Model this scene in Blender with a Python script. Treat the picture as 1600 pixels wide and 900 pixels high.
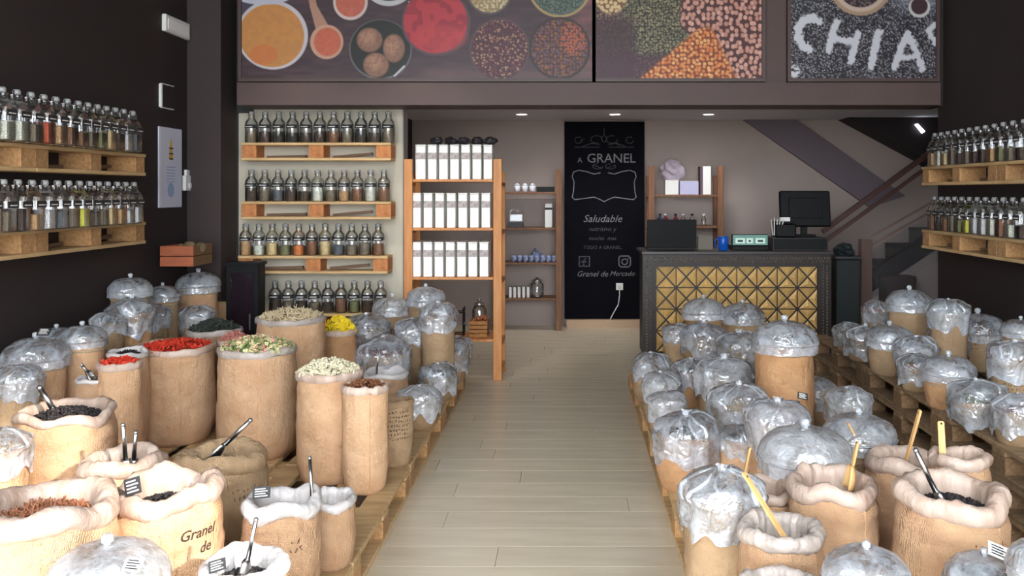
import bpy, bmesh, math, random
import numpy as np
from mathutils import Vector, Matrix, noise
PI = math.pi
for o in list(bpy.data.objects): bpy.data.objects.remove(o)
SC = bpy.context.scene
COL = SC.collection
F = 1385.0; EYE = 1.55; VX = 890.0; VY = 300.0
# ---------------- camera
cd = bpy.data.cameras.new('camera'); cam = bpy.data.objects.new('camera', cd); COL.objects.link(cam)
cam.location = (0, 0, EYE); cam.rotation_euler = (PI/2, 0, 0)
cd.sensor_width = 36; cd.lens = 36*F/1600; cd.shift_x = -(VX-800)/1600; cd.shift_y = -(450-VY)/1600
cd.clip_start = .05; cd.clip_end = 200
SC.camera = cam
# ---------------- world, sun, exposure
SC.view_settings.view_transform = 'Standard'; SC.view_settings.look = 'None'
SC.view_settings.gamma = 1; SC.view_settings.use_curve_mapping = False
SC.view_settings.exposure = 0.68
w = bpy.data.worlds.new('world'); SC.world = w; w.use_nodes = True
w.node_tree.nodes['Background'].inputs[0].default_value = (.86, .93, 1.0, 1)
w.node_tree.nodes['Background'].inputs[1].default_value = 7.4
sl = bpy.data.lights.new('sun', 'SUN'); sl.energy = 4.2; sl.angle = .02; sl.color = (1, .93, .85)
so = bpy.data.objects.new('sun', sl); COL.objects.link(so)
SUN = Vector((-.768*.905, .640*.905, -.425))
so.rotation_euler = SUN.to_track_quat('-Z', 'Y').to_euler(); so.location = (6, -4, 5)
# ceiling track spotlights of the shop (fixtures stand above the frame)
for i, (x, y, e, tx, ty) in enumerate(((-2.2, 4.9, 80, -2.0, 7.3), (-1.25, 4.9, 75, -1.15, 7.35), (2.0, 4.6, 40, 2.2, 6.6))):
    l = bpy.data.lights.new('track_spot', 'SPOT'); l.energy = e; l.spot_size = .62; l.spot_blend = .9; l.color = (1, .93, .84); l.shadow_soft_size = .06
    lo = bpy.data.objects.new('track_spot', l); COL.objects.link(lo); lo.location = (x, y, 3.8)
    lo.rotation_euler = (Vector((tx, ty, 1.2))-lo.location).to_track_quat('-Z', 'Y').to_euler()
# ---------------- materials
def lin(c):
    return tuple((v/255/12.92 if v/255 <= .04045 else ((v/255+.055)/1.055)**2.4) for v in c)
MATS = {}
def mat(name, c, rough=.7, metal=0, c2=None, scale=8, stretch=(1,1,1), bump=0, bscale=40, rnd=0, emit=0, kind='noise', detail=3, coat=0):
    if name in MATS: return MATS[name]
    m = bpy.data.materials.new(name); m.use_nodes = True; MATS[name] = m
    nt = m.node_tree; N = nt.nodes; L = nt.links; b = N['Principled BSDF']
    b.inputs['Roughness'].default_value = rough; b.inputs['Metallic'].default_value = metal
    if coat: b.inputs['Coat Weight'].default_value = coat; b.inputs['Coat Roughness'].default_value = .08
    col = lin(c)+(1,)
    b.inputs['Base Color'].default_value = col
    src = None
    tc = N.new('ShaderNodeTexCoord'); mp = N.new('ShaderNodeMapping'); mp.inputs['Scale'].default_value = stretch
    L.new(tc.outputs['Object'], mp.inputs[0])
    if c2:
        if kind == 'voronoi':
            t = N.new('ShaderNodeTexVoronoi'); fo = t.outputs['Distance']
        else:
            t = N.new('ShaderNodeTexNoise'); t.inputs['Detail'].default_value = detail; fo = t.outputs['Fac']
        t.inputs['Scale'].default_value = scale
        L.new(mp.outputs[0], t.inputs['Vector'])
        r = N.new('ShaderNodeValToRGB'); r.color_ramp.elements[0].position = .3; r.color_ramp.elements[1].position = .7
        r.color_ramp.elements[0].color = col; r.color_ramp.elements[1].color = lin(c2)+(1,)
        L.new(fo, r.inputs[0]); src = r.outputs[0]
    if rnd:
        oi = N.new('ShaderNodeObjectInfo'); hs = N.new('ShaderNodeHueSaturation')
        mr = N.new('ShaderNodeMapRange'); mr.inputs['To Min'].default_value = 1-rnd; mr.inputs['To Max'].default_value = 1+rnd
        L.new(oi.outputs['Random'], mr.inputs[0]); L.new(mr.outputs[0], hs.inputs['Value'])
        hs.inputs['Color'].default_value = col
        if src: L.new(src, hs.inputs['Color'])
        src = hs.outputs[0]
    if src: L.new(src, b.inputs['Base Color'])
    if bump:
        bn = N.new('ShaderNodeTexNoise'); bn.inputs['Scale'].default_value = bscale; bn.inputs['Detail'].default_value = 4
        L.new(mp.outputs[0], bn.inputs['Vector'])
        bp = N.new('ShaderNodeBump'); bp.inputs['Strength'].default_value = bump; bp.inputs['Distance'].default_value = .01
        L.new(bn.outputs['Fac'], bp.inputs['Height']); L.new(bp.outputs[0], b.inputs['Normal'])
    if emit:
        b.inputs['Emission Color'].default_value = col; b.inputs['Emission Strength'].default_value = emit
    return m
def burlap(name, c, c2):
    m = mat(name, c, rough=.92, c2=c2, scale=7, rnd=.10)
    nt = m.node_tree; N = nt.nodes; L = nt.links; b = N['Principled BSDF']
    tc = N.new('ShaderNodeTexCoord')
    h = None
    for ax in ('X', 'Z'):
        wv = N.new('ShaderNodeTexWave'); wv.bands_direction = ax; wv.inputs['Scale'].default_value = 90; wv.inputs['Distortion'].default_value = 4
        wv.inputs['Detail'].default_value = 2
        L.new(tc.outputs['Object'], wv.inputs['Vector'])
        if h is None: h = wv.outputs['Fac']
        else:
            ad = N.new('ShaderNodeMath'); ad.operation = 'ADD'; L.new(h, ad.inputs[0]); L.new(wv.outputs['Fac'], ad.inputs[1]); h = ad.outputs[0]
    bp = N.new('ShaderNodeBump'); bp.inputs['Strength'].default_value = .6; bp.inputs['Distance'].default_value = .005
    L.new(h, bp.inputs['Height'])
    n2 = N.new('ShaderNodeTexNoise'); n2.inputs['Scale'].default_value = 14; n2.inputs['Detail'].default_value = 5
    L.new(tc.outputs['Object'], n2.inputs['Vector'])
    b2 = N.new('ShaderNodeBump'); b2.inputs['Strength'].default_value = .8; b2.inputs['Distance'].default_value = .03
    L.new(n2.outputs['Fac'], b2.inputs['Height']); L.new(bp.outputs[0], b2.inputs['Normal']); L.new(b2.outputs[0], b.inputs['Normal'])
    return m
def film(name, c, lo, hi, rough=.16, scale=9, gloss=.2, bump=.45, fmul=.7):
    """thin plastic film or bottle glass: clear, partly milky, with a glossy coat"""
    m = bpy.data.materials.new(name); m.use_nodes = True; MATS[name] = m
    nt = m.node_tree; N = nt.nodes; L = nt.links; N.remove(N['Principled BSDF']); out = N['Material Output']
    tc = N.new('ShaderNodeTexCoord'); n = N.new('ShaderNodeTexNoise'); n.inputs['Scale'].default_value = scale
    n.inputs['Detail'].default_value = 6; n.inputs['Distortion'].default_value = 1.2
    L.new(tc.outputs['Object'], n.inputs['Vector'])
    mr = N.new('ShaderNodeMapRange'); mr.inputs['From Min'].default_value = .38; mr.inputs['From Max'].default_value = .62
    mr.inputs['To Min'].default_value = lo; mr.inputs['To Max'].default_value = hi
    L.new(n.outputs['Fac'], mr.inputs[0])
    fac = mr.outputs[0]
    if bump:        # milky creases where the film is folded on itself
        nd = N.new('ShaderNodeTexNoise'); nd.inputs['Scale'].default_value = scale*1.3; nd.inputs['Detail'].default_value = 3
        L.new(tc.outputs['Object'], nd.inputs['Vector'])
        vm = N.new('ShaderNodeVectorMath'); vm.operation = 'MULTIPLY_ADD'; vm.inputs[1].default_value = (.16, .16, .16)
        L.new(nd.outputs['Color'], vm.inputs[0]); L.new(tc.outputs['Object'], vm.inputs[2])
        vo = N.new('ShaderNodeTexVoronoi'); vo.feature = 'DISTANCE_TO_EDGE'; vo.inputs['Scale'].default_value = scale*2.4
        L.new(vm.outputs[0], vo.inputs['Vector'])
        cr = N.new('ShaderNodeMapRange'); cr.inputs['From Max'].default_value = .16; cr.inputs['To Min'].default_value = .12; cr.inputs['To Max'].default_value = 0
        L.new(vo.outputs['Distance'], cr.inputs[0])
        aa = N.new('ShaderNodeMath'); aa.operation = 'ADD'; aa.use_clamp = True; L.new(mr.outputs[0], aa.inputs[0]); L.new(cr.outputs[0], aa.inputs[1]); fac = aa.outputs[0]
        sp = N.new('ShaderNodeSeparateXYZ'); L.new(tc.outputs['Generated'], sp.inputs[0])   # film is gathered in more layers towards its hem
        gz = N.new('ShaderNodeMapRange'); gz.inputs['From Max'].default_value = .8; gz.inputs['To Min'].default_value = .22; gz.inputs['To Max'].default_value = -.12
        L.new(sp.outputs[2], gz.inputs[0]); a3 = N.new('ShaderNodeMath'); a3.operation = 'ADD'; a3.use_clamp = True; L.new(fac, a3.inputs[0]); L.new(gz.outputs[0], a3.inputs[1]); fac = a3.outputs[0]
    df = N.new('ShaderNodeBsdfDiffuse'); df.inputs[0].default_value = lin(c)+(1,)
    tl = N.new('ShaderNodeBsdfTranslucent'); tl.inputs[0].default_value = lin(c)+(1,)
    gl = N.new('ShaderNodeBsdfGlossy'); gl.inputs['Roughness'].default_value = rough; gl.inputs[0].default_value = (1, 1, 1, 1)
    tr = N.new('ShaderNodeBsdfTransparent')
    if bump:
        bp = N.new('ShaderNodeBump'); bp.inputs['Strength'].default_value = bump; bp.inputs['Distance'].default_value = .02
        n3 = N.new('ShaderNodeTexNoise'); n3.inputs['Scale'].default_value = scale*2.2; n3.inputs['Detail'].default_value = 2; n3.inputs['Distortion'].default_value = 2.5
        L.new(tc.outputs['Object'], n3.inputs['Vector']); L.new(vo.outputs['Distance'], bp.inputs['Height'])
        L.new(bp.outputs[0], gl.inputs['Normal']); L.new(bp.outputs[0], df.inputs['Normal'])
    m0 = N.new('ShaderNodeMixShader'); m0.inputs[0].default_value = .45; L.new(df.outputs[0], m0.inputs[1]); L.new(tl.outputs[0], m0.inputs[2])
    m1 = N.new('ShaderNodeMixShader'); L.new(fac, m1.inputs[0]); L.new(tr.outputs[0], m1.inputs[1]); L.new(m0.outputs[0], m1.inputs[2])
    fr = N.new('ShaderNodeFresnel'); fr.inputs[0].default_value = 1.5
    ad = N.new('ShaderNodeMath'); ad.operation = 'MULTIPLY_ADD'; ad.inputs[1].default_value = fmul; ad.inputs[2].default_value = gloss*.25; ad.use_clamp = True
    L.new(fr.outputs[0], ad.inputs[0])
    m2 = N.new('ShaderNodeMixShader'); L.new(ad.outputs[0], m2.inputs[0]); L.new(m1.outputs[0], m2.inputs[1]); L.new(gl.outputs[0], m2.inputs[2])
    L.new(m2.outputs[0], out.inputs['Surface'])
    return m
def vcol(name, rough=.5, spec=.3):
    m = bpy.data.materials.new(name); m.use_nodes = True; MATS[name] = m
    N = m.node_tree.nodes; b = N['Principled BSDF']; a = N.new('ShaderNodeAttribute'); a.attribute_name = 'print'
    m.node_tree.links.new(a.outputs['Color'], b.inputs['Base Color']); b.inputs['Roughness'].default_value = rough
    b.inputs['Specular IOR Level'].default_value = spec
    return m
BURL = burlap('burlap_tan', (212,171,133), (192,149,112))
BURL_P = burlap('burlap_pale', (236,193,152), (216,168,126))
BURL_G = burlap('burlap_dull', (192,160,124), (170,138,102))
BURL_O = burlap('burlap_orange', (212,164,118), (196,144,98))
FILM = film('plastic_film', (232,238,246), .24, .70, rough=.09, gloss=.3)
FILM_W = film('plastic_film_milky', (240,243,248), .42, .82, rough=.1, gloss=.3)
LINER = mat('plastic_liner_pinkish', (170,142,124), .5, c2=(204,182,166), scale=12, stretch=(1,1,.35), bump=1.0, bscale=30)
LINER_W = mat('plastic_liner_white', (212,206,202), .4, c2=(188,180,176), scale=10, bump=.9, bscale=26)
LINER_G = mat('plastic_liner_grey', (156,144,134), .45, c2=(190,176,166), scale=12, bump=.9, bscale=26)
GLASS = film('bottle_glass', (215,222,218), .02, .06, rough=.07, scale=3, gloss=.25, bump=0, fmul=.9)
CLEARG = film('window_glass', (200,210,215), .02, .04, rough=.03, scale=1, gloss=.05, bump=0)
WOOD = mat('pallet_pine', (204,172,126), .75, c2=(176,142,98), scale=5, stretch=(1,6,6), bump=.3, rnd=.16)
WOOD2 = mat('shelf_pine', (206,174,128), .7, c2=(180,146,100), scale=5, stretch=(1,6,6), bump=.3, rnd=.14)
WOOD_OLD_SHADE = mat('weathered_shaded_pine', (158,130,98), .8, c2=(126,100,72), scale=5, stretch=(1,6,6), bump=.3, rnd=.16)  # aged pine, with the right stack's shade put into its colour
BLOCK_OLD_SHADE = mat('weathered_shaded_block', (140,110,78), .85, c2=(112,84,58), scale=60, bump=.6, bscale=90, rnd=.14)  # block tone likewise darkened for the shade on the right stack
BLOCK = mat('pallet_chipboard_block', (190,148,100), .85, c2=(160,116,74), scale=60, bump=.6, bscale=90, rnd=.14)
REDWOOD = mat('shelf_block_reddish', (188,126,76), .8, c2=(160,98,56), scale=30, bump=.4, rnd=.12)
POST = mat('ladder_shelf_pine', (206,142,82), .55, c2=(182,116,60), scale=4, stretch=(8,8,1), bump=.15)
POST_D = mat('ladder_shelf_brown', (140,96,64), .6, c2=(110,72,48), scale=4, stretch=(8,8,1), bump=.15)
DARKWALL = mat('dark_brown_paint', (44,33,32), .8, c2=(38,28,28), scale=1.5)
BLACKISH = mat('black_paint', (30,25,26), .6)
FASCIA = mat('brown_fascia_paint', (84,64,59), .6, c2=(77,59,55), scale=2)
FRAMEM = mat('brown_frame', (74,55,51), .5)
CREAM = mat('cream_plaster', (186,178,160), .85, c2=(176,168,152), scale=2)
GREYP = mat('grey_plaster', (160,152,144), .85)
MAUVE = mat('mauve_plaster', (176,160,151), .85, c2=(168,153,145), scale=1.5)
MAUVE_SHADE = mat('mauve_shadow_tone', (112,100,106), .8)  # darker mauve that paints the slanting shadow on the back wall
CEILM = mat('ceiling_paint', (215,213,222), .85)
WHITE = mat('white_plastic', (228,226,220), .4)
WHITEC = mat('white_card', (245,243,238), .6)
CUPW = mat('white_ceramic', (215,218,226), .25)
BLUEC = mat('blue_white_ceramic', (190,200,225), .25, c2=(50,70,130), scale=40)
BLUE = mat('blue_enamel', (20,90,190), .3)
BLACKP = mat('black_plastic', (8,8,10), .5)
DARKGREY = mat('dark_grey_plastic', (52,50,54), .5)
STEEL = mat('brushed_steel', (205,205,205), .28, 1)
WIREM = mat('black_wire', (24,22,22), .4, .6)
SCWOOD = mat('scoop_wood', (226,182,120), .6, c2=(206,158,100), scale=6, stretch=(4,4,1))
BRASS = mat('brass_facet', (240,202,132), .36, .25, c2=(206,164,98), scale=14, bump=.5, bscale=30, rnd=.16)
COUNTERD = mat('dark_carved_wood', (46,34,30), .5, c2=(30,22,20), scale=20)
SILVER = mat('aged_silver_stud', (170,158,140), .4, .7)
RAILM = mat('stair_rail_wood', (84,56,50), .4)
STEPM = mat('stair_dark_stone', (60,58,58), .6)
CHALK = mat('chalk_white', (150,150,152), .9, c2=(100,100,104), scale=30)
CHALK2 = mat('chalk_grey', (92,92,98), .9, c2=(60,60,66), scale=30)
BOARD = mat('chalkboard_black', (12,12,18), .9, c2=(15,14,21), scale=3); BOARD.node_tree.nodes['Principled BSDF'].inputs['Specular IOR Level'].default_value = .12; BLACKP.node_tree.nodes['Principled BSDF'].inputs['Specular IOR Level'].default_value = .25
GSTOP = mat('stopper_ceramic_grey', (150,150,148), .3)
INK = mat('brown_ink', (62,42,36), .9)
LABELB = mat('black_label', (34,32,34), .6)
LABELW = mat('pale_label', (215,212,205), .6)
GREYBAND = mat('grey_label_band', (150,136,134), .6, c2=(190,180,176), scale=40)
LAMP = mat('lamp_lens', (255,250,240), .5, emit=18)
PLATE = mat('lit_window_plate', (235,240,250), .5, emit=1.6)
FILLC = {'red chilli': (205,52,24), 'black tea': (40,34,34), 'dark leaves': (52,56,48), 'herb mix': (150,150,96), 'pale root': (205,184,148),
 'yellow flower': (238,208,40), 'white flower': (225,214,182), 'brown nut': (120,74,46), 'cinnamon': (150,96,66), 'bean': (110,80,60), 'rice': (214,200,170),
 'lentil': (150,108,66), 'seed': (96,84,70), 'green pea': (128,134,84), 'sand': (196,164,120), 'pink': (176,110,96)}
FM = {k: mat('filling_'+k.replace(' ', '_'), v, .8, c2=tuple(int(x*.55) for x in v), scale=130, kind='voronoi', bump=.9, bscale=110) for k, v in FILLC.items()}
FL = {k: mat('grain_'+k.replace(' ', '_'), v, .75, rnd=.1) for k, v in FILLC.items()}
# ---------------- object helpers
def mesh(bm, name, smooth=False):
    bmesh.ops.recalc_face_normals(bm, faces=bm.faces)
    me = bpy.data.meshes.new(name); bm.to_mesh(me); bm.free()
    if smooth:
        for p in me.polygons: p.use_smooth = True
    return me
def link(name, data, m=None, parent=None, loc=(0,0,0), rot=(0,0,0), scale=None):
    o = bpy.data.objects.new(name, data); COL.objects.link(o)
    if m is not None and data is not None and not data.materials: data.materials.append(m)
    o.location = loc; o.rotation_euler = rot
    if scale: o.scale = scale
    if parent: o.parent = parent
    return o
def tag(o, label=None, cat=None, group=None, kind=None):
    if label: o['label'] = label
    if cat: o['category'] = cat
    if group: o['group'] = group
    if kind: o['kind'] = kind
    return o
def empty(name, loc, label, cat, group=None, rot=0):
    o = link(name, None, loc=loc, rot=(0,0,rot)); o.empty_display_size = .1
    return tag(o, label, cat, group)
def bx(bm, x0, x1, y0, y1, z0, z1, bevel=0):
    r = bmesh.ops.create_cube(bm, size=1, matrix=Matrix.Translation(((x0+x1)/2, (y0+y1)/2, (z0+z1)/2)) @ Matrix.Diagonal((abs(x1-x0), abs(y1-y0), abs(z1-z0), 1)))
    if bevel:
        es = list({e for v in r['verts'] for e in v.link_edges})
        bmesh.ops.bevel(bm, geom=es, offset=bevel, segments=1, affect='EDGES')
def box(name, x0, x1, y0, y1, z0, z1, m, parent=None, bevel=0, **k):
    bm = bmesh.new(); bx(bm, x0, x1, y0, y1, z0, z1, bevel)
    return tag(link(name, mesh(bm, name), m, parent), **k)
def struct(name, *a, **k):
    return tag(box(name, *a, **k), kind='structure')
def prism(bm, pts, y0, y1):
    """polygon in x,z extruded along y"""
    a = [bm.verts.new((x, y0, z)) for x, z in pts]; b = [bm.verts.new((x, y1, z)) for x, z in pts]
    bm.faces.new(a); bm.faces.new(list(reversed(b))); n = len(pts)
    for i in range(n): bm.faces.new((a[i], b[i], b[(i+1) % n], a[(i+1) % n]))
def lathe(bm, prof, seg=16, cap=True, c=(0,0,0), sq=0):
    rings = []
    for r, z in prof:
        ring = []
        for i in range(seg):
            a = 2*PI*(i+.5)/seg; ca, sa = math.cos(a), math.sin(a)
            k = 1
            if sq: k = 1/((abs(ca)**sq+abs(sa)**sq)**(1/sq))
            ring.append(bm.verts.new((c[0]+r*k*ca, c[1]+r*k*sa, c[2]+z)))
        rings.append(ring)
    for a, b in zip(rings, rings[1:]):
        for i in range(seg): bm.faces.new((a[i], a[(i+1) % seg], b[(i+1) % seg], b[i]))
    if cap: bm.faces.new(rings[0]); bm.faces.new(rings[-1])
    return rings
def tube(bm, p, q, r, seg=8, r2=None):
    p, q = Vector(p), Vector(q); d = q-p
    M = Matrix.Translation((p+q)/2) @ d.to_track_quat('Z', 'Y').to_matrix().to_4x4()
    bmesh.ops.create_cone(bm, cap_ends=True, segments=seg, radius1=r, radius2=r if r2 is None else r2, depth=d.length, matrix=M)
def bar(bm, p, q, wx, wy):
    p, q = Vector(p), Vector(q); d = q-p
    M = Matrix.Translation((p+q)/2) @ d.to_track_quat('Z', 'Y').to_matrix().to_4x4() @ Matrix.Diagonal((wx, wy, d.length, 1))
    bmesh.ops.create_cube(bm, size=1, matrix=M)
def copy_tree(o):
    c = o.copy(); COL.objects.link(c)
    for ch in o.children:
        d = ch.copy(); COL.objects.link(d); d.parent = c
        for g in ch.children:
            e = g.copy(); COL.objects.link(e); e.parent = d
    return c
def at(px, py, Y):
    return ((px-VX)*Y/F, Y, EYE-(py-VY)*Y/F)
ORD = ['first','second','third','fourth','fifth','sixth','seventh','eighth','ninth','tenth','eleventh','twelfth','thirteenth','fourteenth','fifteenth','sixteenth','seventeenth','eighteenth','nineteenth','twentieth']
def text_mesh(s, size, shear=0, bold=0, align='CENTER'):
    c = bpy.data.curves.new('t', 'FONT'); c.body = s; c.size = size; c.shear = shear; c.offset = bold; c.align_x = align; c.resolution_u = 2
    o = bpy.data.objects.new('t', c); COL.objects.link(o)
    dg = bpy.context.evaluated_depsgraph_get(); me = bpy.data.meshes.new_from_object(o.evaluated_get(dg))
    bpy.data.objects.remove(o)
    return me
# ================= SETTING =================
XL, XR, YB, YW = -3.0, 2.95, 10.3, 7.30
fl = struct('floor', -3.2, 4.6, -.5, 10.6, -.2, -.012, mat('floor_screed', (150,138,118), .8))
PLANK = mat('floor_plank_oak', (222,208,182), .24, c2=(208,193,166), scale=2.0, stretch=(1,6,1), rnd=.03, bump=.03, bscale=12)
pb = bmesh.new(); bx(pb, 0, 1.558, 0, .209, -.012, 0, .0006); pm = mesh(pb, 'plank')
rnd = random.Random(3)
for j in range(44):
    off = rnd.uniform(-1.4, 0)
    for i in range(6):
        x = -3.2+off+i*1.56
        x0, x1 = max(x, -3.1), min(x+1.558, 4.5)
        if x1-x0 < .2: continue
        link('plank', pm, PLANK, fl, (x0, 1.15+j*.21, 0), scale=((x1-x0)/1.558, 1, 1))
struct('pavement_outside', -14, 14, -20, -.5, -.2, -.02, mat('pavement', (170,165,158), .9), )
struct('wall_left', -3.2, XL, -.5, 7.6, 0, 3.9, DARKWALL)
struct('wall_right', XR, 3.15, -.5, 7.1, 0, 3.9, DARKWALL)
struct('ceiling', -3.2, 3.15, -.5, 7.6, 3.9, 4.1, DARKWALL)
struct('trim_1', XL, at(345,0,6.95)[0], 6.95, 7.27, 0, 3.9, mat('brown_pillar', (54,42,41), .7))
struct('trim_2', XL, at(371.5,0,7.28)[0], 7.28, 7.5, 0, 3.9, BLACKISH)
xl, xr = at(372,0,YW)[0], at(628,0,YW)[0]
struct('wall_display', xl, xr, YW, YW+.2, 0, 2.384, CREAM)
struct('wall_display_end', xr, xr+.012, YW+.001, YW+.2, 0, 2.384, GREYP)
xbr = at(1468,0,6.95)[0]
struct('trim_3', at(372,0,6.95)[0], xbr, 6.93, 7.3, 2.23, 2.405, FASCIA)
xu = at(372,0,6.95)[0]
struct('wall_upper_left', XL, xu, 7.285, 7.5, 2.20, 3.9, BLACKISH)
struct('wall_upper', xu, xbr, 7.0, 7.3, 2.405, 3.9, FASCIA)
struct('wall_upper_right', xbr, XR+.02, 7.0, 7.3, 2.23, 3.9, DARKWALL)
struct('ceiling_back', -3.2, 4.6, 7.3, YB, 2.385, 2.5, CEILM)
struct('wall_back', -1.9, 4.6, YB, YB+.2, 0, 2.5, MAUVE)
struct('wall_back_left', -1.95, -1.83, 7.33, YB, 0, 2.385, DARKWALL)
struct('wall_back_right', 4.4, 4.6, 7.1, YB, 0, 2.385, MAUVE)
struct('wall_right_return', 3.15, 4.4, 7.1, 7.3, 0, 3.9, DARKWALL)
struct('sun_blocker', 1.86, 2.30, -.75, -.52, 0, 3.9, FASCIA)   # unseen column added to keep the sun off some front-left sacks
# downlights
for i, px in enumerate((815, 961, 1107)):
    x = (px-VX)/146; y = F/146
    r = empty('downlight', (x, y, 2.385), ['round ceiling downlight nearest the tall wooden box shelves', 'round ceiling downlight above the tall chalkboard', 'round ceiling downlight above the counter'][i], 'light', 'ceiling downlights in the back bay')
    bm = bmesh.new(); lathe(bm, [(.055,-.004),(.055,0)], 20); link('lens', mesh(bm, 'lens', False), LAMP, r)
    bm = bmesh.new()
    rg = lathe(bm, [(.056,-.001),(.056,-.008),(.072,-.008),(.075,-.001)], 20, cap=False); link('ring', mesh(bm, 'ring', True), WHITE, r)
    l = bpy.data.lights.new('downlight_spot', 'SPOT'); l.energy = 17; l.spot_size = 2.2; l.spot_blend = .8; l.color = (.98,.95,.98); l.shadow_soft_size = .05
    lo = bpy.data.objects.new('downlight_spot', l); COL.objects.link(lo); lo.location = (0,0,-.03); lo.parent = r
# ================= POSTERS (flat prints) =================
def raster(x0, x1, y0, y1, sc):
    W, H = int((x1-x0)*sc), int((y1-y0)*sc)
    X, Y = np.meshgrid(x0+(np.arange(W)+.5)/sc, y0+(np.arange(H)+.5)/sc)
    return X, Y, np.zeros((H, W, 3))
RS = np.random.RandomState(5)
def vnoise(X, Y, s, seed=0):
    a = np.random.RandomState(seed).rand(64, 64)
    u, v = X/s+1000, Y/s+1000; i, j = np.floor(u).astype(int), np.floor(v).astype(int); fu, fv = u-i, v-j
    fu = fu*fu*(3-2*fu); fv = fv*fv*(3-2*fv)
    g = lambda p, q: a[q % 64, p % 64]
    return (g(i,j)*(1-fu)+g(i+1,j)*fu)*(1-fv)+(g(i,j+1)*(1-fu)+g(i+1,j+1)*fu)*fv
def cells(X, Y, s, seed, asp=1):
    """distance to the nearest jittered point plus its random value"""
    R_ = np.random.RandomState(seed); jx, jy, rv = R_.rand(64,64), R_.rand(64,64), R_.rand(64,64)
    u, v = X/s+1000, Y/s/asp+1000; i, j = np.floor(u).astype(int), np.floor(v).astype(int)
    best = np.full(X.shape, 9.); val = np.zeros(X.shape)
    for di in (-1,0,1):
        for dj in (-1,0,1):
            p, q = (i+di) % 64, (j+dj) % 64
            d = np.hypot(i+di+.15+.7*jx[q,p]-u, j+dj+.15+.7*jy[q,p]-v)
            k = d < best; best = np.where(k, d, best); val = np.where(k, rv[q,p], val)
    return best, val
def put(I, m, c):
    m = np.clip(m, 0, 1)[..., None]; c = np.asarray(c, float)
    I[:] = I*(1-m)+c*m
def ell(X, Y, cx, cy, rx, ry, soft=1.2, rot=0):
    dx, dy = X-cx, Y-cy
    if rot: dx, dy = dx*math.cos(rot)+dy*math.sin(rot), -dx*math.sin(rot)+dy*math.cos(rot)
    d = (np.hypot(dx/rx, dy/ry)-1)*min(rx, ry)
    return np.clip(.5-d/soft, 0, 1)
def seg(X, Y, x0, y0, x1, y1, w0, w1=None, soft=1.2):
    w1 = w0 if w1 is None else w1
    dx, dy = x1-x0, y1-y0; t = np.clip(((X-x0)*dx+(Y-y0)*dy)/(dx*dx+dy*dy+1e-9), 0, 1)
    d = np.hypot(X-x0-t*dx, Y-y0-t*dy)-(w0+(w1-w0)*t)/2
    return np.clip(.5-d/soft, 0, 1)
def print_board(name, I, px0, px1, py0, py1, Y, m, parent, thick=.02):
    H, W, _ = I.shape
    v = np.zeros(((H+1)*(W+1), 3)); xs = np.linspace(px0, px1, W+1); ys = np.linspace(py0, py1, H+1)
    gx, gy = np.meshgrid(xs, ys)
    v[:,0] = (gx.ravel()-VX)*Y/F; v[:,1] = Y; v[:,2] = EYE-(gy.ravel()-VY)*Y/F
    a = (np.arange(H)[:,None]*(W+1)+np.arange(W)[None]).ravel()
    f = np.stack([a, a+W+1, a+W+2, a+1], 1)
    me = bpy.data.meshes.new(name); me.vertices.add(len(v)); me.vertices.foreach_set('co', v.ravel())
    me.loops.add(f.size); me.loops.foreach_set('vertex_index', f.ravel().astype(np.int32))
    me.polygons.add(len(f)); me.polygons.foreach_set('loop_start', (np.arange(len(f))*4).astype(np.int32))
    me.polygons.foreach_set('loop_total', np.full(len(f), 4, np.int32)); me.update()
    c = np.clip((I*.84+np.array([14,10,11])*(1 if name == 'printed_face' else 0))/255, 0, 1); c = np.where(c <= .04045, c/12.92, ((c+.055)/1.055)**2.4)  # poster print colours are dimmed and lifted by a painted mauve haze
    pc = np.concatenate([c, np.ones((H,W,1))], 2)
    J = np.pad(pc, ((0,1),(0,1),(0,0)), mode='edge')
    at_ = me.color_attributes.new('print', 'FLOAT_COLOR', 'POINT'); at_.data.foreach_set('color', J.reshape(-1,4).astype(np.float32).ravel())
    return link(name, me, m, parent)
PRINT = vcol('poster_print', .45)
def poster(px0, px1, I, label, y0=-62, y1=122, Y=6.955):
    root = empty('poster', at((px0+px1)/2, y1, Y), label, 'poster')
    inv = Matrix.Translation(-root.location)
    o = print_board('printed_face', I, px0, px1, y0, y1, Y, PRINT, root); o.matrix_parent_inverse = inv
    a, b = at(px0, y0, Y), at(px1, y1, Y)
    for nm, q in (('backing_board', (a[0]-.002, b[0]+.002, Y+.003, 6.998, b[2]-.002, a[2]+.002)),):
        o = box(nm, *q, FRAMEM, root); o.matrix_parent_inverse = inv
    t = .028
    for q in ((a[0]-t, b[0]+t, Y-.012, 6.998, b[2]-t, b[2]-.002), (a[0]-t, a[0]-.002, Y-.012, 6.998, b[2], a[2]), (b[0]+.002, b[0]+t, Y-.012, 6.998, b[2], a[2])):
        o = box('frame', *q, FRAMEM, root); o.matrix_parent_inverse = inv
K = 1.0
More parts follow.
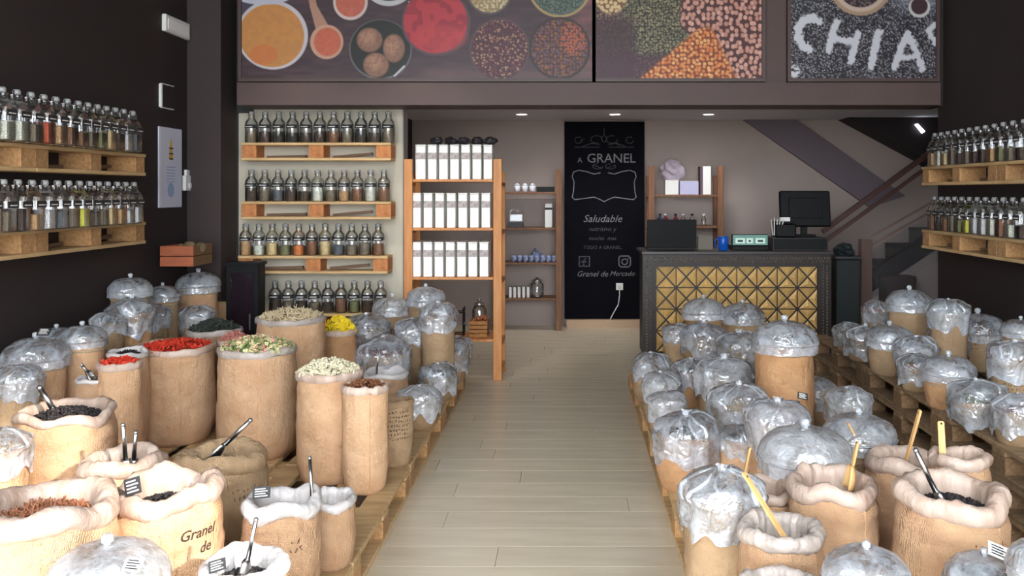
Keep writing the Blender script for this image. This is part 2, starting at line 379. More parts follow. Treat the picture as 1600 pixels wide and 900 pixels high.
# poster 1: spices in bowls and spoons
X, Y, I = raster(378, 925, -62, 122, K)
I[:] = (60,48,52); n = vnoise(X, Y, 60, 1)
put(I, np.clip((vnoise(X*.2, Y, 5, 2)-.3), 0, 1)*.8, (92,68,70))
put(I, np.clip((480-X)/90, 0, 1)*np.clip((40-Y)/60, 0, 1)*.9, (60,78,110))
put(I, np.clip((X-880)/30, 0, 1)*(vnoise(X*.15, Y, 6, 4)*.8), (160,100,98))
put(I, np.clip((Y-98)/20, 0, 1)*np.clip((X-640)/60, 0, 1)*.6, (112,86,84))
def speck(cx, cy, rx, ry, base, dots, s, seed, rim=None, rimw=4):
    if rim: put(I, ell(X, Y, cx, cy, rx+rimw, ry+rimw), rim)
    put(I, ell(X, Y, cx, cy, rx, ry), base)
    d, v = cells(X, Y, s, seed)
    for k, c in enumerate(dots):
        put(I, ell(X, Y, cx, cy, rx, ry)*(d < .42)*((v >= k/len(dots)) & (v < (k+1)/len(dots)))*.8, c)
put(I, ell(X, Y, 426, 55, 56, 54, rot=.35), (208,204,206)); put(I, ell(X, Y, 425, 56, 51, 49, rot=.35), (196,136,76))
put(I, ell(X, Y, 425, 56, 51, 49, rot=.35)*vnoise(X, Y, 6, 7)*.6, (226,152,72)); put(I, ell(X, Y, 412, 86, 22, 16)*.5, (220,110,60))
put(I, ell(X, Y, 412, -8, 46, 16), (196,200,214))
put(I, seg(X, Y, 478, -62, 490, 10, 13, 11), (176,134,110)); put(I, seg(X, Y, 490, 10, 503, 42, 11, 20), (184,140,116))
put(I, ell(X, Y, 511, 66, 26, 27), (206,160,132)); put(I, ell(X, Y, 512, 66, 21, 22), (196,98,72)); put(I, ell(X, Y, 512, 66, 21, 22)*vnoise(X, Y, 4, 9)*.5, (226,120,80))
put(I, ell(X, Y, 548, 4, 27, 28), (214,196,186)); put(I, ell(X, Y, 548, 3, 23, 24), (190,96,76)); put(I, ell(X, Y, 548, 3, 23, 24)*vnoise(X, Y, 5, 3)*.4, (226,126,90))
put(I, ell(X, Y, 608, -26, 40, 36), (196,200,200)); put(I, ell(X, Y, 608, -28, 34, 30), (52,60,56))
put(I, ell(X, Y, 595, 78, 49, 47), (104,104,104)); put(I, ell(X, Y, 595, 77, 47, 45), (30,34,30))
for cx, cy, rx, ry in ((578,63,20,19), (616,76,17,22), (588,102,20,19)):
    put(I, ell(X, Y, cx, cy, rx, ry, 3), (142,104,82)); put(I, ell(X, Y, cx-3, cy-4, rx*.6, ry*.6, 9)*.8, (188,142,114))
    put(I, ell(X, Y, cx, cy, rx, ry)*(vnoise(X, Y, 3, 11) > .62)*.35, (112,78,60))
put(I, seg(X, Y, 640, 4, 656, 3, 3), (235,235,235)); put(I, seg(X, Y, 617, 119, 632, 104, 3), (200,205,205))
put(I, ell(X, Y, 682, 36, 54, 52), (84,70,74)); put(I, ell(X, Y, 681, 34, 50, 50), (186,56,62)); put(I, ell(X, Y, 681, 34, 50, 50)*(vnoise(X, Y, 9, 21) > .55)*.5, (128,34,50))
put(I, ell(X, Y, 690, 60, 40, 20, 8)*.5, (206,70,70))
speck(765, -12, 32, 32, (150,130,90), [(214,196,150),(190,170,120),(232,220,180)], 5, 22, (90,84,80), 3)
speck(781, 78, 44, 46, (66,38,46), [(120,66,70),(92,48,60),(170,120,96),(80,50,58),(196,160,110)], 4, 23, (84,66,68), 3)
speck(875, -22, 46, 46, (52,70,62), [(86,108,90),(110,130,116)], 4, 25, (176,150,96), 4)
speck(875, 76, 44, 45, (70,44,40), [(140,78,56),(112,90,100),(160,104,60),(98,74,80)], 5, 26, (46,40,40), 4)
put(I, ell(X, Y, 896, 62, 20, 24, 8)*(cells(X, Y, 5, 31)[0] < .4)*.8, (206,96,58))
poster(378, 925, I, 'wide poster of spice bowls, spoons and three nutmegs above the back bay')
# poster 2: grains and beans
X, Y, I = raster(931, 1190, -62, 122, K)
I[:] = (52,38,42)
d, v = cells(X, Y, 4.2, 41)
put(I, (d < .4)*.9, np.stack([96+v*70, 70+v*70, 66+v*44], -1))
olive = np.clip((180-np.hypot((X-1020)*1.2, (Y+10)*1.15)-60)/10, 0, 1)*np.clip((X-960)/20, 0, 1)
put(I, olive, (44,42,34)); put(I, olive*(d < .42)*.9, np.stack([84+v*90, 90+v*74, 66+v*50], -1))
put(I, np.clip((1000-X)/14, 0, 1)*np.clip((Y-20)/20, 0, 1)*.75, (58,36,40))
put(I, np.clip((1060-X)/14, 0, 1)*np.clip((Y-78)/14, 0, 1)*.6, (66,38,50))
m = ell(X, Y, 955, -8, 26, 30, 4); put(I, m, (120,90,60)); put(I, m*(cells(X, Y, 7, 43)[0] < .45), (226,196,140))
d, v = cells(X, Y, 7.5, 44, 1.15); pink = np.clip((X-1062-np.clip((Y-40)*.9, 0, 99))/4, 0, 1)
put(I, pink, (74,40,36)); put(I, pink*np.clip((.48-d)*9, 0, 1), np.stack([196+v*36, 138+v*40, 118+v*40], -1))
d, v = cells(X, Y, 6, 46); corn = np.clip((Y-(118-.85*(X-1003)))/5, 0, 1)*np.clip((1118+(Y-50)*.5-X)/6, 0, 1)*np.clip((Y-40)/8, 0, 1)
put(I, corn, (130,60,30)); put(I, corn*np.clip((.5-d)*8, 0, 1), np.stack([226+v*24, 120+v*70, 54+v*60], -1))
poster(931, 1190, I, 'poster of mixed grains, orange corn and pink beans above the back bay')
# poster 3: chia
X, Y, I = raster(1236, 1462, -62, 122, K)
I[:] = (34,36,42); d, v = cells(X, Y, 2.6, 51)
put(I, (d < .45)*(v > .45)*.85, np.stack([v*190, v*190, v*196], -1))
put(I, np.clip((30-Y)/60, 0, 1)*np.clip((1300-X)/80, 0, 1)*.6, (96,110,116)); put(I, np.clip((30-Y)/40, 0, 1)*np.clip((X-1380)/30, 0, 1)*.7, (178,192,204))
put(I, ell(X, Y, 1345, -25, 50, 50), (178,150,120)); put(I, ell(X, Y, 1345, -26, 44, 45), (206,186,166)); put(I, ell(X, Y, 1345, -28, 38, 40), (42,34,36))
put(I, ell(X, Y, 1345, -28, 38, 40)*(cells(X, Y, 3, 52)[1] > .6)*.6, (150,130,130))
put(I, seg(X, Y, 1450, -40, 1440, 0, 12), (200,204,206)); put(I, ell(X, Y, 1437, 12, 17, 16), (212,212,208)); put(I, ell(X, Y, 1437, 10, 13, 13), (58,40,44))
jit = (vnoise(X, Y, 3, 53)-.5)*5
def ch(*pts, w=11):
    for a, b in zip(pts, pts[1:]): put(I, np.clip(.5+(seg(X+jit, Y-jit, *a, *b, w, soft=3)-.5)*1.2, 0, 1), (214,218,224))
ch((1280,34),(1270,28),(1256,32),(1247,46),(1248,60),(1256,72),(1265,78), w=13)
ch((1308,34),(1300,56),(1295,80)); ch((1341,52),(1336,72),(1330,96)); ch((1300,60),(1318,64),(1337,66), w=10)
ch((1374,50),(1368,72),(1362,104), w=12)
ch((1419,54),(1408,76),(1398,106)); ch((1419,54),(1430,74),(1441,108)); ch((1404,92),(1434,88), w=9)
ch((1462,38),(1452,48),(1458,62),(1462,68), w=9)
put(I, ell(X, Y, 1242, 112, 9, 10, 4)*(vnoise(X, Y, 3, 55) > .35), (220,222,226))
poster(1236, 1462, I, 'poster with CHIA spelled in white powder on black seeds')
# ================= PALLETS =================
def m_box(w_, l_, h_, bev=.003):
    bm = bmesh.new(); bx(bm, -w_/2, w_/2, -l_/2, l_/2, 0, h_, bev); return mesh(bm, 'board')
def make_pallet(W, label, group, WOOD=WOOD, BLOCK=BLOCK):
    root = empty('pallet', (0,0,0), label, 'pallet', group)
    n = 5 if W > .6 else 4
    top = m_box(.118, 1.2, .022); cross = m_box(W, .12, .022); blk = m_box(.1, .13, .078); bot = m_box(.1, 1.2, .022)
    for i in range(n): link('top_board', top, WOOD, root, (-W/2+.059+i*(W-.118)/(n-1), 0, .122))
    for y in (-.54, 0, .54):
        link('cross_board', cross, WOOD, root, (0, y, .1))
        for x in (-W/2+.05, 0, W/2-.05): link('block', blk, BLOCK, root, (x, y*.99, .022))
    for x in (-W/2+.05, 0, W/2-.05): link('bottom_board', bot, WOOD, root, (x, 0, 0))
    return root
def pallet_field(x0, W, y1, levels, label, group, *mm):
    src = make_pallet(W, label, group, *mm); first = True
    for r in range(4):
        for l in range(levels):
            o = src if first else copy_tree(src); first = False
            o.location = (x0+W/2, y1-.6-r*1.21, l*.144+.0005)
            o['label'] = label % ['farthest', 'second farthest', 'second nearest', 'nearest'][r] if levels == 1 else label % (['bottom', 'middle', 'top'][l if levels == 3 else l*2], ['farthest', 'second farthest', 'second nearest', 'nearest'][r])
pallet_field(-1.64, .82, 6.98, 1, '%s floor pallet edging the aisle on its left side', 'floor pallets left of the aisle')
pallet_field(-2.47, .82, 6.98, 1, '%s floor pallet in the inner row, left half of shop', 'inner floor pallets on the left')
pallet_field(-2.99, .5, 6.94, 2, '%s narrow pallet of the %s stack along the left wall', 'stacked pallets along the left wall')
pallet_field(.465, 1.0, 7.0, 1, '%s floor pallet edging the aisle on its right side', 'floor pallets right of the aisle')
pallet_field(1.9, 1.0, 6.95, 3, '%s pallet of the %s stack along the right wall', 'stacked pallets along the right wall', WOOD_OLD_SHADE, BLOCK_OLD_SHADE)
# ================= WALL SHELVES (pallet slices) =================
def shelf(label, group, block=BLOCK, wood=WOOD2, D=.2, broken=True):
    """front along local x, length 1.2, depth D towards +y, top at z=0"""
    root = empty('pallet_shelf', (0,0,0), label, 'shelf', group)
    link('top_board', m_box(1.2, D, .022), wood, root, (0, D/2, -.022))
    bb = m_box(.12, D-.01, .1); 
    for x in (-.54, 0, .54): link('block', bb, block, root, (x, D/2+.004, -.122))
    link('bottom_board', m_box(1.2, D, .022), wood, root, (0, D/2, -.144))
    if broken:
        for s, x in ((0, -.27), (1, .27)):
            bm = bmesh.new(); bar(bm, (x-.17, D-.05, -.112), (x+.15, D-.05, -.104+.02*s), .03, .022); link('loose_slat', mesh(bm, 'slat'), mat('old_slat', (112,86,66), .8), root)
    return root
# back display wall: top z of the shelves
SB = []
xc = at((376+611)/2, 0, YW-.2)[0]
for i, z in enumerate((1.946, 1.474, 1.038, .575)):
    dx = (0, 0, -.025, .02)[i]
    lab = ['top', 'second', 'third', 'lowest'][i]
    o = shelf('%s pallet wood shelf of bottles on the cream back wall' % lab, 'pallet shelves on the cream wall', REDWOOD, WOOD2)
    o.location = (xc+dx, YW-.2, z); SB.append((xc+dx, z))
SLY = [6.37-1.2*k for k in range(0)]
def wall_shelves(xf, y_end, rot, zs, side, n=4):
    out = []
    for zi, z in enumerate(zs):
        for k in range(n):
            o = shelf('%s pallet wood shelf on the %s wall, %s unit from the far end' % (['upper','lower'][zi], side, ORD[k]), 'pallet shelves on the %s wall' % side)
            o.location = (xf, y_end-.6-1.203*k, z); o.rotation_euler = (0, 0, rot)
        out.append(z)
wall_shelves(-2.80, 5.86, PI/2, (1.80, 1.354), 'left')
wall_shelves(2.75, 6.93, -PI/2, (1.745, 1.257), 'right')
# ================= BOTTLES =================
def bottle_meshes(sq):
    s = .92 if sq else 1
    bm = bmesh.new(); lathe(bm, [(.040*s,0),(.045*s,.006),(.045*s,.150),(.041*s,.172),(.028,.192),(.020,.203),(.0185,.222),(.020,.224),(.020,.232)], 16, sq=5 if sq else 0, cap=True)
    body = mesh(bm, 'bottle_body', not sq)
    bm = bmesh.new(); lathe(bm, [(.012,.231),(.016,.235),(.017,.248),(.012,.258)], 10)
    st = mesh(bm, 'stopper', True)
    bm = bmesh.new()
    for sx in (-1, 1):
        tube(bm, (sx*.0185,0,.20), (sx*.021,0,.25), .0016, 5); tube(bm, (sx*.0185,0,.20), (sx*.021,.012,.215), .0016, 5)
    tube(bm, (-.021,0,.25), (.021,0,.25), .0016, 5)
    wire = mesh(bm, 'clasp', False)
    bm = bmesh.new(); R0 = .0462*s
    if sq:
        bx(bm, -.036, .036, -.0485*s-.0006, -.0485*s+.0005, .118, .150)
    else:
        ring = []
        for i in range(9):
            a = -PI/2+(i-4)*.26
            ring.append((bm.verts.new((R0*math.cos(a), R0*math.sin(a), .118)), bm.verts.new((R0*math.cos(a), R0*math.sin(a), .148))))
        for p, q in zip(ring, ring[1:]): bm.faces.new((p[0], q[0], q[1], p[1]))
    lab = mesh(bm, 'label', False)
    bm = bmesh.new(); bx(bm, -.024, .024, -.0492*s-.0012 if sq else -R0-.0012, -.0485*s if sq else -R0, .128, .133); 
    ink = mesh(bm, 'ink', False)
    return body, st, wire, lab, ink
BM = {True: bottle_meshes(True), False: bottle_meshes(False)}
BF = {}
def fill_mesh(sq, h):
    k = (sq, round(h, 2))
    if k not in BF:
        bm = bmesh.new(); s = .86 if sq else .94
        lathe(bm, [(.038*s,.004),(.0425*s,.008),(.0425*s,h),(.036*s,h+.003)], 16, sq=5 if sq else 0); BF[k] = mesh(bm, 'contents', False)
    return BF[k]
BC = {'black': (30,28,28), 'dark brown': (62,46,38), 'grey brown': (112,100,82), 'olive green': (112,112,74), 'cream': (236,224,186), 'white': (240,240,240), 'rust red': (168,74,44),
      'tan': (176,140,96), 'orange': (206,120,60), 'yellow': (206,196,74), 'brown': (124,84,58), 'slate grey': (84,90,96), 'sand coloured': (200,178,132)}
BC = {k: tuple(min(245, int(x*1.18+10)) for x in v) for k, v in BC.items()}
BMT = {k: mat('bottle_contents_'+k.replace(' ', '_'), v, .8, c2=tuple(int(x*.7) for x in v), scale=160, bump=.5, bscale=120) for k, v in BC.items()}
BMT_mesh = {}
def bottle(loc, rot, sq, col, h, label, group, n=0, s=1.0, blabel=True):
    root = empty('glass_bottle', loc, label, 'bottle', group, rot); root.scale = (1.13*s, 1.13*s, s)
    b = BM[sq]
    link('glass_body', b[0], GLASS, root); link('stopper', b[1], GSTOP, root); link('wire_clasp', b[2], WIREM, root)
    l = link('paper_label', b[3], LABELB, root); link('label_print', b[4], LABELW, l)
    key = (sq, round(h, 2), col)
    if key not in BMT_mesh:
        me = fill_mesh(sq, h).copy(); me.materials.clear(); me.materials.append(BMT[col]); BMT_mesh[key] = me
    link('contents', BMT_mesh[key], None, root)
rb = random.Random(8)
def row(pos, rot, sq, cols, where, group, hs=(.085, .115)):
    n = len(pos)
    for i, p in enumerate(pos):
        c = cols[i % len(cols)]
        bottle(p, rot, sq, c, rb.choice([.08, .09, .10, .11]), '%s-filled glass bottle, %s %s' % (c, ORD[i], where), group)
rowcols = [['grey brown','dark brown','black','black','dark brown','dark brown','brown','grey brown','black','dark brown','grey brown'],
           ['dark brown','grey brown','slate grey','dark brown','dark brown','cream','grey brown','tan','brown','cream','brown'],
           ['tan','cream','sand coloured','olive green','orange','brown','sand coloured','slate grey','grey brown','grey brown','brown'],
           ['dark brown','grey brown','dark brown','grey brown','dark brown','brown','olive green','dark brown','grey brown','brown']]
rowpx = [[393+21.4*i for i in range(11)], [393+20.7*i for i in range(11)], [384+20.7*i for i in range(11)], [430+20.6*i for i in range(9)]]
for k in range(4):
    z = SB[k][1]
    row([((px-VX)*(YW-.12)/F, YW-.12, z) for px in rowpx[k]], rb.uniform(-.1, .1), False, rowcols[k], 'from the left on the %s cream-wall shelf' % ['top', 'second', 'third', 'lowest'][k], 'bottles on the %s cream-wall shelf' % ['top', 'second', 'third', 'lowest'][k])
def side_row(xs, X, z, rot, cols, where, group):
    pos = [(X, F*X/(px-VX), z) for px in xs]
    row(pos, rot, True, cols, where, group)
lx1 = [207,193,180,166,152,137,122,105,87,68,48,26,3,-22]
lx2 = [209,196,183,168,154,140,124,107,90,70,50,28,5,-20]
side_row(lx1, -2.74, 1.80, PI/2, ['slate grey','white','dark brown','sand coloured','olive green','grey brown','brown','brown','tan','rust red','grey brown','cream','cream','white'], 'from the far end, upper left-wall shelf', 'bottles on the upper left wall shelf')
side_row(lx2, -2.74, 1.354, PI/2, ['white','white','tan','sand coloured','grey brown','dark brown','yellow','grey brown','slate grey','white','tan','dark brown','grey brown','tan'], 'from the far end, lower left-wall shelf', 'bottles on the lower left wall shelf')
rx = [1461,1471,1481,1492,1503,1515,1527,1540,1554,1568,1583,1600]
side_row(rx, 2.82, 1.745, -PI/2, ['tan','cream','sand coloured','grey brown','dark brown','grey brown','dark brown','dark brown','tan','olive green','grey brown','dark brown'], 'from the far end, upper right-wall shelf', 'bottles on the upper right wall shelf')
side_row(rx, 2.82, 1.257, -PI/2, ['brown','dark brown','brown','grey brown','olive green','yellow','white','white','cream','brown','cream','dark brown'], 'from the far end, lower right-wall shelf', 'bottles on the lower right wall shelf')
# ================= THINGS ON THE LEFT WALL =================
def wall_y(px, X=-3.0): return F*X/(px-VX)
def left_panel(name, px0, px1, py0, py1, t, m, label, cat):
    ya, yb = wall_y(px0), wall_y(px1); zt = EYE-(py0-VY)*ya/F; zb = EYE-(py1-VY)*ya/F
    root = empty(name, (-3.0, (ya+yb)/2, zb), label, cat)
    bm = bmesh.new(); bx(bm, 0.0005, t, -(yb-ya)/2, (yb-ya)/2, 0, zt-zb, min(.006, t/3)); 
    return root, link('casing', mesh(bm, 'casing'), m, root), yb-ya, zt-zb
r, _, wd, ht = left_panel('emergency_light', 252, 290, 21, 48, .035, WHITE, 'white emergency light box high on the dark left wall', 'light')
box('diffuser', .035, .039, -wd/2+.03, wd/2-.03, .02, ht-.03, WHITEC, r)
r, cs, wd, ht = left_panel('wall_frame', 250, 268, 131, 167, .015, DARKWALL, 'small dark square panel with white edge on the left wall', 'panel')
box('edge_strip', .0005, .02, -wd/2-.02, -wd/2, 0, ht, WHITE, r); box('edge_strip', .0005, .02, -wd/2, wd/2, ht, ht+.006, WHITE, r); box('edge_strip', .0005, .02, -wd/2, wd/2, -.006, 0, WHITE, r)
r, cs, wd, ht = left_panel('notice_sign', 246, 282, 197, 325, .012, mat('notice_paper', (206,206,222), .5), 'tall white notice with yellow figure and blue text, left wall', 'sign')
YEL = mat('notice_yellow', (206,170,60), .6); NB = mat('notice_blue', (150,165,200), .6)
bm = bmesh.new(); prism(bm, [(-.035,0),(.035,0),(.012,.12),(0,.15),(-.012,.12)], -.001, .001)
link('yellow_figure', mesh(bm, 'fig'), YEL, r, (.0135, 0, ht*.62), (0,0,PI/2))
for k in range(3): box('figure_band', .0140, .0150, -.032, .032, ht*.60+k*.04, ht*.60+k*.04+.012, LABELB, r)
for k in range(6): box('text_line', .012, .0128, -.07, .07, ht*.50-k*.022, ht*.50-k*.022+.008, NB, r)
bm = bmesh.new(); lathe(bm, [(.055,0),(.055,.001)], 20); link('blue_disc', mesh(bm, 'disc'), NB, r, (.0121, 0, ht*.22), (0,PI/2,0))
box('notice_border', .0119, .0124, -wd/2+.012, -wd/2+.02, .012, ht-.012, WHITE, r)
r, cs, wd, ht = left_panel('wall_switch', 284, 299, 274, 298, .03, WHITE, 'small cream wall switch box beside the white notice', 'switch')
box('rocker', .03, .036, -.03, .03, .02, .06, WHITEC, r); box('upper_plate', .0005, .02, -.045, .03, ht, ht+.045, WHITE, r)
# crate on wall near corner
x0 = at(250, 0, 6.35)[0]; x1 = at(302, 0, 6.35)[0]; z1 = at(0, 384, 6.35)[2]; z0 = at(0, 417, 6.35)[2]
cr = empty('wooden_crate', (x0, 6.35, z0), 'small reddish wooden crate fixed on the dark left wall', 'crate')
h = z1-z0; wdt = x1-x0; dp = .32
CRW = mat('crate_red_pine', (176,98,62), .7, c2=(150,78,48), scale=6, stretch=(1,1,5), rnd=.1)
for k in range(2):
    a, b = k*h/2+.003, (k+1)*h/2-.003
    box('front_slat', 0, wdt, 0, .012, a, b, CRW, cr); box('side_slat', wdt-.012, wdt, .013, dp, a, b, mat('crate_shaded_pine', (122,92,58), .8), cr); box('back_slat', 0, wdt, dp, dp+.012, a, b, CRW, cr)  # aisle side coloured darker to stand for its shade
    box('side_slat', -.0, .012, .013, dp, a, b, CRW, cr)
box('crate_floor', .013, wdt-.013, .013, dp-.001, .003, .015, CRW, cr)
bm = bmesh.new()
for p, rr in (((.17,.1,.15),.05), ((.22,.16,.14),.045), ((.1,.12,.13),.045)):
    bmesh.ops.create_icosphere(bm, subdivisions=2, radius=rr, matrix=Matrix.Translation(p))
for v in bm.verts: v.co += v.co.normalized()*.012*noise.noise(v.co*22)
o = link('dried_gourds', mesh(bm, 'gourds', True), mat('gourd', (132,112,78), .8, c2=(90,74,50), scale=14), None, (x0, 6.35, z0+.015-.03+.0)); tag(o, 'pale brown dried gourds heaped in the small wall crate', 'gourds', kind='stuff')
# black cabinet by the display wall, cardboard box beside it
bc = empty('black_cabinet', (-2.5, 6.82, 0), 'black glass-doored cabinet in the corner by the bottle shelves', 'cabinet')
for a, b, nm in ((-.125,.125,'body'),): box(nm, a, b, -.05, .10, 0, .99, BLACKP, bc, .004)
box('door', -.085, .085, -.062, -.052, .12, .93, mat('dark_glass_door', (34,26,32), .12), bc); box('door_handle', .06, .068, -.075, -.063, .5, .62, STEEL, bc); box('top_board', -.135, .135, -.065, .11, .99, 1.01, BLACKP, bc)
cb = empty('cardboard_box', (-2.72, 6.90, .29), 'plain tan cardboard box behind the covered sacks in the corner', 'box')
# ================= LADDER SHELF UNITS =================
def unit(Y, px0, px1, H, D, levels, m, label, feet=True):
    s = F/Y; x0, x1 = (px0-VX)/s, (px1-VX)/s
    root = empty('ladder_shelf', ((x0+x1)/2, Y, 0), label, 'shelf'); hw = (x1-x0)/2
    for sx in (-1, 1):
        for y in (0, D): box('post', sx*hw-(0 if sx < 0 else .07), sx*hw+(.07 if sx < 0 else 0), y, y+.035, 0, H-(0 if y == 0 else .1), m, root, .003)
        for z in levels+[.12]: box('side_rail', sx*hw-(0 if sx < 0 else .03), sx*hw+(.03 if sx < 0 else 0), .036, D-.001, z-.055, z-.025, m, root)
    for z in levels: box('shelf_board', -hw+.003, hw-.003, .0365 if False else -.002, D+.02, z-.022, z, m, root, .002) if False else box('shelf_board', -hw+.072, hw-.072, 0, D+.03, z-.022, z, m, root, .002)
    return root, (x0+x1)/2, hw
u1, uc, uh = unit(7.28, 631, 784, 1.82, .38, [1.655, 1.255, .85, .34], POST, 'tall pine ladder shelf full of white bins beside the aisle')
# white file bins
def bin_(x, y, z, label, w_=.071, h_=.275, d_=.26, tilt=0):
    root = empty('white_bin', (x, y, z), label, 'bin', 'white bins on the ladder shelf')
    bm = bmesh.new(); prism(bm, [(-w_/2,0),(w_/2,0),(w_/2,h_),(-w_/2,h_)], 0, d_)
    bmesh.ops.bevel(bm, geom=bm.edges[:], offset=.003, segments=1, affect='EDGES')
    link('body', BINM.setdefault(('b', h_), mesh(bm, 'bin')), WHITEC, root)
    if 'l' not in BINM:
        bm = bmesh.new(); bx(bm, -w_/2-.001, w_/2+.001, -.0015, .02, h_*.60, h_*.80); BINM['l'] = mesh(bm, 'band')
        bm = bmesh.new(); bx(bm, -w_/2-.002, w_/2+.002, -.002, d_, h_+.0005, h_+.012, .002); BINM['t'] = mesh(bm, 'lid')
    link('label_band', BINM['l'], GREYBAND, root); link('lid', BINM['t'], WHITE, root)
BINM = {}
for r_, (z, n, xs) in enumerate(((1.655, 8, [640.5+17.4*i for i in range(8)]), (1.255, 7, [650.5+18.1*i for i in range(7)]), (.85, 7, [650.5+17.6*i for i in range(7)]))):
    for i in range(n):
        if r_ == 0 and i in (0, 7): yy = 7.36
        else: yy = 7.32
        x = (xs[i]-VX)*yy/F
        if r_ == 0 and i == 0: x = uc-uh+.074+.043
        bin_(x, yy, z, 'white bin, %s from left on the %s level of ladder shelf' % (ORD[i], ['top', 'middle', 'lower'][r_]))
# stuff on the lowest level and under: basket with orange nuts, wire stand
def basket(loc, w_, d_, h_, label, m, name='wicker_basket'):
    root = empty(name, loc, label, 'basket')
    for k in range(4):
        z = k*h_/4
        for q in ((-w_/2,w_/2,0,.01), (-w_/2,w_/2,d_-.01,d_), (-w_/2,-w_/2+.01,.011,d_-.011), (w_/2-.01,w_/2,.011,d_-.011)):
            box('woven_band', q[0], q[1], q[2], q[3], z+.002, z+h_/4-.004, m, root)
    box('base', -w_/2+.011, w_/2-.011, .011, d_-.011, .001, .01, m, root)
    return root
bx_, by_, bz_ = at(748, 0, 7.4)[0], 7.36, .34
basket((bx_, by_, .34), .15, .2, .14, 'orange-brown woven basket on the lowest ladder shelf level', mat('wicker', (176,120,66), .8, c2=(130,84,46), scale=60))
bm = bmesh.new(); rr = random.Random(4)
for i in range(60): bmesh.ops.create_icosphere(bm, subdivisions=1, radius=.018, matrix=Matrix.Translation((bx_+rr.uniform(-.05,.05), by_+.02+rr.uniform(.01,.15), .35+rr.uniform(.02,.15))))
tag(link('walnuts', mesh(bm, 'walnuts', True), mat('walnut', (150,86,50), .7)), 'heap of orange-brown nuts filling the woven basket', 'nuts', kind='stuff')
ws = empty('wire_stand', (at(712,0,7.4)[0], 7.42, .34), 'black wire stand on the lowest ladder shelf level', 'stand')
for z in (.02, .1, .2):
    bm = bmesh.new()
    for a, b in (((-.06,0),(.06,0)), ((.06,0),(.06,.1)), ((.06,.1),(-.06,.1)), ((-.06,.1),(-.06,0))): tube(bm, (*a, z), (*b, z), .005, 6)
    link('wire_ring', mesh(bm, 'ring'), STEEL if z == .1 else WIREM, ws)
for x, y in ((-.06,0),(.06,0),(.06,.1),(-.06,.1)):
    bm = bmesh.new(); tube(bm, (x,y,0), (x,y,.24), .006, 6); link('wire_leg', mesh(bm, 'leg'), WIREM, ws)
gj = empty('jar', (at(750,0,7.65)[0], 7.60, .34), 'dark lidded jar behind the woven basket', 'jar')
bm = bmesh.new(); lathe(bm, [(.05,0),(.06,.02),(.06,.2),(.04,.24)], 16); link('body', mesh(bm, 'b', True), GLASS, gj)
bm = bmesh.new(); lathe(bm, [(.042,.241),(.042,.26),(.012,.265),(.02,.29),(.005,.3)], 12); link('lid', mesh(bm, 'l', True), STEEL, gj)
# dark rolled items behind the bins, on the unit
for k in range(5):
    x = at(690+k*20, 0, 7.7)[0]
    bm = bmesh.new(); bmesh.ops.create_icosphere(bm, subdivisions=3, radius=.055)
    for v in bm.verts: v.co += v.co.normalized()*.02*noise.noise(v.co*30+Vector((k,0,0)))
    for v in bm.verts: v.co.z = v.co.z*.62+.0345
    tag(link('dark_pouch', mesh(bm, 'pouch', False), mat('dark_pouch', (44,38,42), .5), None, (x, 7.45, 1.655+.289)), '%s crumpled dark pouch from the left on top of the white bins' % ORD[k], 'pouch', 'dark pouches above the white bins')
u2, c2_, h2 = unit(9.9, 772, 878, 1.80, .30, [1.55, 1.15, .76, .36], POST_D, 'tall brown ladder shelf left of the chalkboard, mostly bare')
def lz(px, y=9.95): return (px-VX)*y/F
def pot(name, x, y, z, prof, m, label, cat, group=None, extra=None):
    bm = bmesh.new(); lathe(bm, prof, 16); o = link(name, mesh(bm, name, True), m, None, (x, y, z)); return tag(o, label, cat, group)
for i, px in enumerate((808, 820, 832)):
    c = empty('cup', (lz(px), 9.98, 1.55), '%s small white cup from left, top level of left brown shelf' % ORD[i], 'cup', 'white cups on the top level')
    bm = bmesh.new(); lathe(bm, [(.022,0),(.03,.01),(.036,.07),(.033,.07),(.026,.012)], 14); link('bowl', mesh(bm, 'c', True), CUPW, c)
    bm = bmesh.new(); lathe(bm, [(.015,.072),(.032,.074),(.02,.09),(.006,.1)], 12); link('lid', mesh(bm, 'l', True), CUPW, c)
t = empty('black_tray', (lz(852), 9.98, 1.55), 'flat black tray on the top level of left brown shelf', 'tray'); box('base', -.09, .09, 0, .16, 0, .01, BLACKP, t)
for q in ((-.09,.09,-.01,0),(-.09,.09,.16,.17),(-.1,-.09,-.01,.17),(.09,.1,-.01,.17)): box('rim', *q, 0, .06, BLACKP, t)
t = empty('white_bin', (lz(857), 9.97, 1.15), 'single white bin with black band on left brown shelf', 'bin'); box('body', -.04, .04, 0, .2, 0, .27, WHITEC, t, .003); box('label_band', -.041, .041, -.002, .02, .2, .225, LABELB, t)
t = empty('clear_box', (lz(806), 9.97, 1.15), 'translucent grey box with black base, left brown shelf', 'box'); box('base', -.08, .08, 0, .14, 0, .06, DARKGREY, t, .003); box('hood', -.07, .07, 0.005, .13, .061, .2, CLEARG, t, .003)
for i in range(8):
    c = empty('tea_cup', (lz(803+i*9.0), 9.97, .76), '%s blue and white tea cup from the left, front row' % ORD[i], 'cup', 'blue and white cups on left brown shelf')
    bm = bmesh.new(); lathe(bm, [(.015,0),(.026,.012),(.03,.075),(.027,.075),(.02,.014)], 14); link('bowl', mesh(bm, 'c', True), BLUEC, c)
c = empty('teapot', (lz(836), 10.08, .76), 'blue and white teapot standing behind the cups', 'teapot')
bm = bmesh.new(); lathe(bm, [(.03,0),(.055,.03),(.06,.07),(.035,.11),(.03,.115),(.01,.13),(.012,.15)], 16); link('body', mesh(bm, 'c', True), BLUEC, c)
